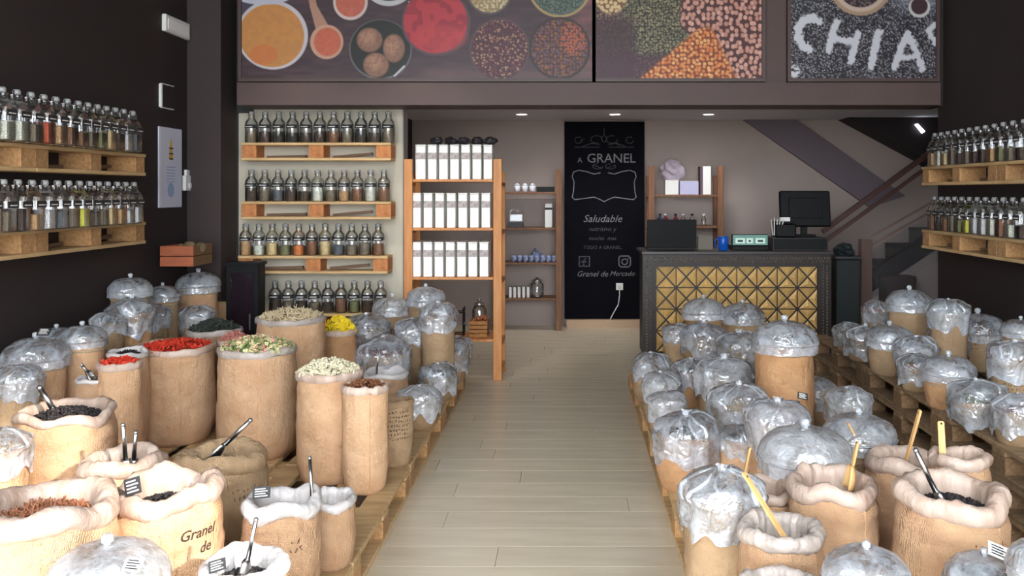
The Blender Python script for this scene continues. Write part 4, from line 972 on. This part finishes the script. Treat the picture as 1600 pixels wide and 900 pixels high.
class Sack:
    def __init__(s, key):
        s.key = key; s.x, s.y, s.r, H = POSN[key]; s.typ, s.bm_, s.fill, s.label = INFO[key]
        if key in ('L1','L2','L3','L4','L5','L6','L7','L8','L9','L10','L11','L12b'): s.z0 = TIER_L
        elif key[0] == 'T': s.z0 = TIER_R
        else: s.z0 = LOW
        s.h = H-s.z0; s.seed = (hash_(key) % 97)*1.7
        s.near = s.y < 4.2
    def pinch(s, t): return (.045*math.sin(PI*min(1, max(0, t))) - .09*max(0, (t-.72)/.28)**2 + .03*math.exp(-((t-.80)/.05)**2)) if s.typ == 'open' else 0
    def lip(s, th):
        """uneven mouth height"""
        return s.r*.10*nz(math.cos(th)*1.3+s.seed, math.sin(th)*1.3, s.seed)
    def R(s, th, z):
        t = z/s.h; c, n = math.cos(th), math.sin(th)
        base = .80+.2*min(1, (max(0, z)/(.10))**.5) if z < .10 else 1.0
        belly = .93+.05*math.sin(PI*min(1, max(0, t)))
        k = 1+.055*nz(c*1.4+s.seed, n*1.4, z*5)+.022*nz(c*3+9, n*3+s.seed, z*24)+.012*nz(c*9, n*9, z*30+s.seed)
        k += .035*abs(nz(c*1.1+s.seed, n*1.1, z*15+s.seed))-.012+.02*abs(nz(c*2.3, n*2.3+s.seed, z*34))
        k += s.pinch(t)
        if s.typ == 'open': k += .03*abs(nz(c*.9+s.seed, n*.9, z*20))
        return s.r*base*belly*k*.975
def hash_(k): return sum((i+3)*ord(ch_) for i, ch_ in enumerate(k))
def surf(rings, seg, fn, close_top=False, close_bot=False):
    """rings: list of params; fn(th, ring) -> (r, z)"""
    bm = bmesh.new(); V = []
    for q in rings:
        row_ = []
        for i in range(seg):
            th = 2*PI*i/seg; p = fn(th, q)
            row_.append(bm.verts.new((p[0]*math.cos(th), p[0]*math.sin(th), p[1])))
        V.append(row_)
    for a, b in zip(V, V[1:]):
        for i in range(seg): bm.faces.new((a[i], a[(i+1) % seg], b[(i+1) % seg], b[i]))
    if close_bot: bm.faces.new(list(reversed(V[0])))
    if close_top: bm.faces.new(V[-1])
    return bm
def heap_bm(s, rr, z, hh, seg=28, rough_=.02):
    rings = [i/7 for i in range(8)]
    def fn(th, q):
        r = rr*(1-q*.999); c, n = math.cos(th), math.sin(th)
        return (max(.001, r), z+hh*(1-(r/rr)**2)+rough_*nz(c*r*30+s.seed, n*r*30, 3)*min(1, q*4))
    return surf(rings, seg, fn, close_top=False)
def grains(s, rr, z, hh, kind, n):
    bm = bmesh.new(); R_ = random.Random(hash_(s.key))
    for i in range(n):
        a = R_.uniform(0, 2*PI); r = rr*math.sqrt(R_.random())*.97; zz = z+hh*(1-(r/rr)**2)+.004
        p = Vector((r*math.cos(a), r*math.sin(a), zz+R_.uniform(0, .012)))
        rot = Matrix.Rotation(R_.uniform(0, 6), 4, Vector((R_.uniform(-1,1), R_.uniform(-1,1), R_.uniform(-1,1))).normalized())
        M = Matrix.Translation(p) @ rot; sz = R_.uniform(.7, 1.3)
        if kind == 'leaf':
            bmesh.ops.create_cube(bm, size=1, matrix=M @ Matrix.Diagonal((.026*sz, .010*sz, .003, 1)))
        elif kind == 'stick':
            bmesh.ops.create_cube(bm, size=1, matrix=M @ Matrix.Diagonal((.05*sz, .004, .004, 1)))
        elif kind == 'flower':
            for k in range(2): bmesh.ops.create_cube(bm, size=1, matrix=M @ Matrix.Rotation(k*PI/2, 4, 'Z') @ Matrix.Diagonal((.024*sz, .009*sz, .006, 1)))
        else:
            bmesh.ops.create_cone(bm, cap_ends=True, segments=5, radius1=.006*sz, radius2=.004*sz, depth=.009*sz, matrix=M)
    return bm
SACKS = {}
def build_sack(key):
    s = Sack(key); SACKS[key] = s
    root = empty('covered_sack' if s.typ in ('dome', 'bag') else 'open_sack', (s.x, s.y, s.z0), s.label, 'sack', 'burlap sacks of dry goods')
    del root['group']
    seg = 64 if s.near else 40; nr = 34 if s.near else 20
    mouth = s.h-(.03 if s.typ in ('open',) else .0)
    rings = [mouth*i/nr for i in range(nr+1)]
    def body(th, z):
        zz = z+s.lip(th)*(z/mouth)**2*(1 if s.typ == 'open' else .35)
        return (s.R(th, z), zz)
    top = mouth
    bm = surf(rings, seg, body, close_bot=True)
    # inner edge of the mouth
    L = bm.verts[:] if False else None
    sack = link('sack_body', mesh(bm, 'sack_body', True), BODYM[s.bm_], root)
    # stitched side seam, a raised welt down the front-right
    if s.near or s.r > .15:
        th0 = -PI/2+.5+.4*nz(s.seed, 1, 2); sb = bmesh.new()
        pr = None
        for i in range(19):
            z = .03+(mouth-.05)*i/18; R0 = s.R(th0, z)
            q = [sb.verts.new(((R0+e)*math.cos(th0+d), (R0+e)*math.sin(th0+d), z)) for d, e in ((-.035, -.001), (0, .0045), (.035, -.001))]
            if pr:
                for k in range(2): sb.faces.new((pr[k], pr[k+1], q[k+1], q[k]))
            pr = q
        link('seam', mesh(sb, 'seam', True), BODYM[s.bm_], root)
    fr = s.R(0, s.h*.9)*.93
    if s.typ in ('dome', 'bag'):
        link('filling', mesh(heap_bm(s, s.r*.90, mouth-.012, s.r*.18), 'heap', True), FM[s.fill], root)
        cs, cn = (110, 46) if s.near else (64, 28)
        if s.typ == 'dome':
            hd = s.r*.66; mlt = FILM_W if key in ('R17','L44','R1') else FILM
            def cov(th, q):
                c, n = math.cos(th), math.sin(th)
                if q < .16:     # hanging skirt
                    u = q/.16; r = s.r*(1.075+.03*nz(c*5+s.seed, n*5, 1)); z = mouth-.05*s.r/.15*(1-u)-.006*nz(c*8, n*8, s.seed)
                else:
                    u = (q-.16)/.84; a = u*PI/2; r = s.r*1.09*math.cos(a)**.8; z = mouth+hd*math.sin(a)**1.05
                w_ = .035*nz(c*3*math.cos(q)+s.seed, n*3, q*5)+.03*abs(nz(c*7+s.seed, n*7, q*9))+.03*abs(nz(c*14, n*14+s.seed, q*19))-.01
                return (max(.002, r*(1+w_)), z+s.r*.05*nz(c*2.2*(1-q), n*2.2*(1-q), s.seed+q*3))
        else:
            hd = s.r*(.66+.25*nz(s.seed, 3, 1)); mlt = FILM_W if key in ('R16','R11','R9','L34','R8') else FILM
            lx, ly = .25*nz(s.seed, 0, 5), .25*nz(0, s.seed, 7)
            def cov(th, q):
                c, n = math.cos(th), math.sin(th)
                if q < .2:
                    u = q/.2; r = s.r*(1.06+.08*u+.08*nz(c*3+s.seed, n*3, 1)*(1)); z = mouth-.13*s.r/.15*(1-u)*(1+.6*nz(c*2+s.seed, n*2, 4))
                else:
                    u = (q-.2)/.8; a = u*PI/2; r = s.r*1.15*math.cos(a)**.8; z = mouth+hd*math.sin(a)
                w_ = .13*nz(c*2*math.cos(q*1.3)+s.seed, n*2, q*3)+.09*abs(nz(c*5+s.seed, n*5, q*8))+.05*abs(nz(c*11, n*11+s.seed, q*16))+.035*abs(nz(c*19, n*19+s.seed, q*26))-.06
                return (max(.002, r*(1+w_)), z+s.r*.14*nz(c*2.5*(1-q)+s.seed, n*2.5*(1-q), 2+q*2)*min(1, q*4))
        bm = surf([i/cn for i in range(cn+1)], cs, cov, close_top=True)
        cvr = link('plastic_cover', mesh(bm, 'cover', True), mlt, root)
        topz = mouth+hd
        if s.typ == 'dome':
            kb = bmesh.new(); kr = s.r*.10
            lathe(kb, [(kr*.8, 0), (kr*.75, kr*.7), (kr*1.15, kr*.9), (kr*1.1, kr*2.0), (kr*.5, kr*2.4)], 12)
            link('knob', mesh(kb, 'knob', True), FILM_W, cvr, (0, 0, topz-kr*.3))
            hb = bmesh.new(); R0 = s.r*1.05   # elastic rim of the cover
            for i in range(cs):
                pass
            rimr = surf([0, 1, 2, 3, 4], cs, lambda th, q: (s.r*(1.09+.02*nz(math.cos(th)*5+s.seed, math.sin(th)*5, 1))+.004*math.cos(q*PI/2), mouth-.004+.004*math.sin(q*PI/2)))
            link('cover_rim', mesh(rimr, 'rim', True), FILM_W, cvr)
        else:
            tb = surf([0, .3, .6, 1], 14, lambda th, q: (s.r*(.10+.10*q*(1+.7*math.cos(th*5)))*(1-.2*q), (topz-.03)+q*s.r*.30+.3*s.r*.1*math.cos(th*3+s.seed)*q))
            link('tied_tuft', mesh(tb, 'tuft', True), FILM_W, cvr)
            # gathered folds radiating from the tie
            rb_ = bmesh.new(); RR = random.Random(hash_(key))
            for k in range(7 if s.near else 5):
                th = RR.uniform(0, 2*PI); pv = None
                for j in range(7):
                    q = .95-.72*j/6; r_, z_ = cov(th+.12*math.sin(j), q)
                    tt = th+.12*math.sin(j+k)
                    v3 = [rb_.verts.new((((r_+e)*math.cos(tt+d)), ((r_+e)*math.sin(tt+d)), z_+e)) for d, e in ((-.07, -.001), (0, s.r*.045), (.07, -.001))]
                    if pv:
                        for m_ in range(2): rb_.faces.new((pv[m_], pv[m_+1], v3[m_+1], v3[m_]))
                    pv = v3
            link('fold', mesh(rb_, 'fold', True), FILM_W, cvr)
            # cord around the neck of the sack
        cb_ = surf([0, 1, 2, 3, 4], seg, lambda th, q: (s.R(th, mouth*.9)+.003+.004*math.cos(q*PI/2), mouth-.055+.004*math.sin(q*PI/2)+.35*s.lip(th)))
        link('tie_band', mesh(cb_, 'band', True), mat('elastic_band', (196,180,150), .7), root)
    elif s.typ == 'open':
        big = s.r
        cw_ = min(.040, big*.23); seg2 = seg
        prof = []
        n1 = 14
        def cuff(th, q):
            c, n = math.cos(th), math.sin(th); lp = s.lip(th)*1.6
            fat = 1+.30*nz(c*2.2+s.seed, n*2.2, 8)+.16*nz(c*7, n*7+s.seed, 2)
            pl = .006*math.sin(th*26+s.seed+4*nz(c*2, n*2, s.seed))*(1 if s.bm_ in 'K' else .55)
            fd = .35*nz(c*5+s.seed, n*5, q*3)
            R0 = s.R(th, mouth)
            rf = .6 if s.key in ('L17', 'L13', 'L14', 'L24') else 1.0
            rr_ = cw_*.74*rf*(1+.34*nz(c*1.7+s.seed, n*1.7, 8)+.16*nz(c*5, n*5+s.seed, 2)); lp *= 1.3
            zt = mouth+lp+cw_*.25; A0 = -1.9; A1 = PI*1.04; RC = R0-rr_*.30
            def lipc(a):
                w_ = 1+.14*nz(c*6+s.seed, n*6, a*1.1)+.10*nz(c*12, n*12, a*1.5+s.seed)+.07*nz(c*24, n*24, a+s.seed)
                return (RC+rr_*w_*math.cos(a)*1.02, zt+rr_*w_*1.25*math.sin(a))
            if q <= 1:
                a = A0+q*(A1-A0); r1, z1 = lipc(a); return (r1+pl*max(0, math.sin(a*.5+.6)), z1)
            u = q-1; r1, z1 = lipc(A1)
            return (r1-u*.004+pl*(1-u), z1-u*(z1-(s.h-.13)))
        bm = surf([i/14 for i in range(15)]+[1+i/6 for i in range(1, 7)], seg2, cuff)
        link('rolled_cuff', mesh(bm, 'cuff', True), LINM[s.bm_], root)
        fz = s.h-.105+{'L17': .055, 'R24': .03, 'R25': .02, 'L39': .02, 'L40': .02, 'L37': .04, 'L38': .02, 'L43': .03, 'L14': .05, 'L13': .05}.get(key, 0)
        link('filling', mesh(heap_bm(s, s.R(0, mouth)*.80, fz, .035), 'heap', True), FM[s.fill], root)
        g = grains(s, s.R(0, mouth)*.76, fz, .035, 'stick' if s.fill == 'cinnamon' else 'bean', (420 if s.near else 120))
        tag(link('loose_grains', mesh(g, 'grains'), FL[s.fill], root), kind='stuff')
    else:
        def cuff(th, q):
            c, n = math.cos(th), math.sin(th); a = -.9+q*(.9+PI*.85); w_ = .016*(1+.35*nz(c*3+s.seed, n*3, 2)+.3*nz(c*9, n*9, s.seed))
            R0 = s.R(th, mouth)
            return (R0-.002+w_*.7*math.cos(a), mouth+.35*s.lip(th)+.006+w_*1.3*math.sin(a)+.006*nz(c*6, n*6, s.seed))
        bm = surf([i/9 for i in range(10)], seg, cuff)
        link('plastic_lip', mesh(bm, 'lip', True), LINER_G if key in ('L18','L19','L25') else LINER, root)
        hh = {'L16': .035, 'L15': .03, 'L18': .06, 'L19': .055, 'L20': .10, 'L21': .06, 'L22': .03, 'L25': .07, 'L48': .05}[key]
        link('filling', mesh(heap_bm(s, s.r*.93, mouth-.004, hh), 'heap', True), FM[s.fill], root)
        kd = {'red chilli': 'leaf', 'herb mix': 'leaf', 'pale root': 'stick', 'yellow flower': 'flower', 'white flower': 'flower', 'brown nut': 'bean', 'dark leaves': 'leaf', 'pink': 'flower'}[s.fill]
        nn = 380 if s.r > .14 else 200
        g = grains(s, s.r*.93, mouth-.002, hh, kd, nn); tag(link('loose_pieces', mesh(g, 'pieces'), FL[s.fill], root), kind='stuff')
        if key == 'L18':
            for nm, cc, k in (('pink', (214,150,140), 'P'), ('pale', (220,214,160), 'Q'), ('green', (86,120,60), 'Z')):
                s2 = Sack(key); s2.key = key+k; g = grains(s2, s.r*.93, mouth, hh, 'flower' if k != 'Z' else 'leaf', 150)
                tag(link('petals', mesh(g, 'petals'), mat('petal_'+nm, cc, .7), root), kind='stuff')
    s.root = root; s.mouth = mouth
    return s
for k in POSN: build_sack(k)
# printed lettering wrapped on the sack fronts
def wrap_print(key, me, th0, z0, name='printed_lettering', m=INK):
    s = SACKS[key]
    for v in me.vertices:
        x, y = v.co.x, v.co.y; th = th0+x/s.r; z = z0+y; R0 = s.R(th, z)+.0022
        v.co = (R0*math.cos(th), R0*math.sin(th), z)
    for p in me.polygons: p.use_smooth = False
    me.materials.clear(); link(name, me, m, s.root)
def subdivided(me):
    bm = bmesh.new(); bm.from_mesh(me); bmesh.ops.triangulate(bm, faces=bm.faces)
    es = [e for e in bm.edges if e.calc_length() > .02]; bmesh.ops.subdivide_edges(bm, edges=es, cuts=2); bm.to_mesh(me); bm.free(); return me
def facing(key): s = SACKS[key]; return math.atan2(-s.y, -s.x)
def scribble(w_, rows, ch_, gap, seed, t=.0022):
    R_ = random.Random(seed); bm = bmesh.new()
    for j in range(rows):
        x = -w_/2+R_.uniform(0, .015)
        while x < w_/2-.01:
            cw2 = R_.uniform(.6, 1.1)*ch_; pts = [(x+R_.uniform(0, cw2*.8), -j*gap+R_.uniform(0, ch_)) for _ in range(R_.choice((3, 4)))]
            for a, b in zip(pts, pts[1:]):
                d = Vector((b[0]-a[0], b[1]-a[1])); 
                if d.length < .002: continue
                n_ = Vector((-d.y, d.x)).normalized()*t*.5
                bm.faces.new([bm.verts.new((q[0]+sgn*n_.x, q[1]+sgn*n_.y, 0)) for q, sgn in ((a,1),(a,-1),(b,-1),(b,1))])
            x += cw2*1.15
    me = bpy.data.meshes.new('scribble'); bm.to_mesh(me); bm.free(); return me
s = SACKS['L38']; th = facing('L38')
wrap_print('L38', subdivided(text_mesh('Granel', .046, .3, .0006)), th+.55, s.h-.135); wrap_print('L38', subdivided(text_mesh('de', .045, .3, .0006)), th+.68, s.h-.185)
wrap_print('L23', scribble(.13, 7, .014, .022, 5, .0032), facing('L23')+.25, .28)
wrap_print('L40', scribble(.12, 2, .02, .03, 7), facing('L40')+.55, .26)
wrap_print('L41', scribble(.05, 2, .018, .025, 9), facing('L41')+.35, .23)
wrap_print('R24', scribble(.14, 3, .018, .028, 11), facing('R24')+.75, .33)
wrap_print('R19', scribble(.12, 3, .02, .032, 12), facing('R19')+.35, .09)
wrap_print('T4', scribble(.12, 2, .014, .022, 13), facing('T4')-.3, .17)
wrap_print('T6', scribble(.14, 3, .014, .02, 14), facing('T6')+.1, .2)
wrap_print('R21', scribble(.13, 3, .018, .026, 15), facing('R21')-.3, .2)
# small product cards on some sacks (parts of the sacks)
def card(key, px, py, wpx, hpx, tilt, up, m=LABELB, name='product_card'):
    """card standing on / lying on the sack at a place given in the sack's own frame"""
    s = SACKS[key]; root = s.root
    Y = s.y-s.r*up; x, y, z = at(px, py, Y); w_, h_ = wpx*Y/F, hpx*Y/F
    bm = bmesh.new(); bx(bm, -w_/2, w_/2, -.001, .001, 0, h_); o = link(name, mesh(bm, 'card'), m, root, (x-s.x, y-s.y, z-s.z0), (tilt[0], tilt[1], tilt[2]))
    bm = bmesh.new()
    for k in range(4): bx(bm, -w_*.36, w_*(.36-.12*(k % 2)), -.0022, -.0012, h_*(.16+.2*k), h_*(.24+.2*k))
    link('card_print', mesh(bm, 'print'), LABELW if m is LABELB else LABELB, o)
card('L38', 209, 773, 26, 26, (-.3, -.3, 0), .85)
card('L41', 408, 779, 28, 18, (-.4, -.1, 0), .75)
card('L43', 340, 893, 28, 18, (-.5, -.3, 0), .8)
card('L44', 203, 893, 28, 22, (-.9, .1, 0), .85, WHITEC)
card('R27', 1560, 872, 34, 22, (-.7, .4, 0), .7, WHITEC)
card('L10', 66, 524, 20, 14, (-.8, 0, 0), .6, LABELB)
card('R16', 1254, 624, 16, 11, (-.6, .2, 0), .3, LABELB)
# ================= SCOOPS =================
def scoop(p0, p1, key, m, label, thick=.008, flat=False, dy=(0, 0), bowl=True, group=None):
    s = SACKS[key]; a = Vector(at(*p0, s.y+dy[0])); b = Vector(at(*p1, s.y+dy[1]))
    root = empty('scoop', a, label, 'scoop', group); d = (b-a)
    bm = bmesh.new()
    if flat:
        q = d.to_track_quat('Z', 'X').to_matrix().to_4x4(); L_ = d.length
        M = Matrix.Translation(d/2) @ q @ Matrix.Diagonal((thick*.8, thick*2.4, L_, 1)); bmesh.ops.create_cube(bm, size=1, matrix=M)
        bmesh.ops.bevel(bm, geom=bm.edges[:], offset=thick*.3, segments=2, affect='EDGES')
    else:
        tube(bm, (0,0,0), d, thick, 12, thick*.85); bmesh.ops.create_uvsphere(bm, u_segments=10, v_segments=6, radius=thick*1.0, matrix=Matrix.Translation(d))
    link('handle', mesh(bm, 'handle', not flat), m, root)
    if flat:
        bm = bmesh.new(); e = d*.93
        Mh = Matrix.Translation(e) @ d.to_track_quat('Z', 'X').to_matrix().to_4x4() @ Matrix.Rotation(PI/2, 4, 'Y')
        bmesh.ops.create_cone(bm, cap_ends=True, segments=10, radius1=.004, radius2=.004, depth=thick*.9, matrix=Mh); link('hang_hole', mesh(bm, 'hole'), INK, root)
    if bowl:
        bm = bmesh.new(); n_ = -d.normalized(); q = n_.to_track_quat('Z', 'Y').to_matrix().to_4x4()
        Ls, R0 = .085, .030; V = []
        for i in range(7):
            u = i/6; rr_ = R0*(.55+.45*min(1, u*2.2)); row_ = []
            for j in range(9):
                th = PI*(j/8)-PI; row_.append(bm.verts.new(q @ Vector((rr_*math.cos(th), rr_*math.sin(th)+.01, u*Ls))))
            V.append(row_)
        for A_, B_ in zip(V, V[1:]):
            for j in range(8): bm.faces.new((A_[j], A_[j+1], B_[j+1], B_[j]))
        bm.faces.new(V[0])
        me = mesh(bm, 'blade', True); o = link('scoop_blade', me, STEEL if m is not SCWOOD else SCWOOD, root); md = o.modifiers.new('thickness', 'SOLIDIFY'); md.thickness = .002
    return root
scoop((84, 640), (62, 606), 'L17', STEEL, 'steel scoop standing in the sunlit sack of black tea', .012)
scoop((196, 718), (192, 664), 'L39', STEEL, 'left of two upright steel scoops in the front left sack', .009, dy=(-.02, -.05))
scoop((209, 718), (212, 676), 'L39', STEEL, 'right of two upright steel scoops in the front left sack', .009, dy=(.03, 0))
scoop((352, 694), (391, 657), 'L40', STEEL, 'steel scoop slanting right out of the sack below herb mix', .010)
scoop((488, 782), (484, 716), 'L41', STEEL, 'thin upright steel handle behind the white-cuffed sack by the aisle', .007, dy=(.02, .06), bowl=False)
scoop((387, 874), (400, 812), 'L43', STEEL, 'steel scoop handle in the white-cuffed bottom-edge sack', .007)
scoop((588, 586), (592, 545), 'L24', STEEL, 'slim upright scoop in the low white-lined sack', .007)
scoop((135, 580), (128, 570), 'L14', STEEL, 'small steel scoop in the grey seed sack on the left', .008)
scoop((1462, 768), (1431, 704), 'R24', STEEL, 'steel-handled scoop resting in the biggest open sack', .009)
scoop((1232, 850), (1162, 738), 'R21', SCWOOD, 'long wooden-handled scoop leaning left from the front sack', .010, True, dy=(-.02, .10))
scoop((1162, 745), (1172, 698), 'R19b', SCWOOD, 'short wooden scoop standing in the sack by the crumpled bag', .009, True)
scoop((1332, 728), (1340, 690), 'R20', SCWOOD, 'short pale wooden scoop standing in the rolled sack', .010, True)
scoop((1340, 688), (1324, 660), 'R18', SCWOOD, 'yellowish wooden handle lying across the bluish dome', .008, True, bowl=False, dy=(-.12, -.12))
scoop((1415, 722), (1438, 640), 'R25', SCWOOD, 'tallest wooden scoop handle, in the wide rolled sack on the right', .011, True)
scoop((1473, 712), (1470, 658), 'R26', SCWOOD, 'second wooden handle upright beside the tallest one', .010, True, dy=(0, .02))
# steel prongs of the long scoop
for k, px in enumerate((1224, 1232)):
    pass
# tan sack scraps between front sacks and the gap filler sacks are all built above
# brown dried sprigs beside the herb mix
cbx = SACKS['L25']
# cardboard box by the corner (parts)
box('carton', -.07, .07, -.03, .03, .0, .40, mat('cardboard', (176,140,100), .8), cb, .002); box('flap', -.069, .069, -.0295, .0295, .401, .405, mat('cardboard2', (190,154,112), .8), cb)
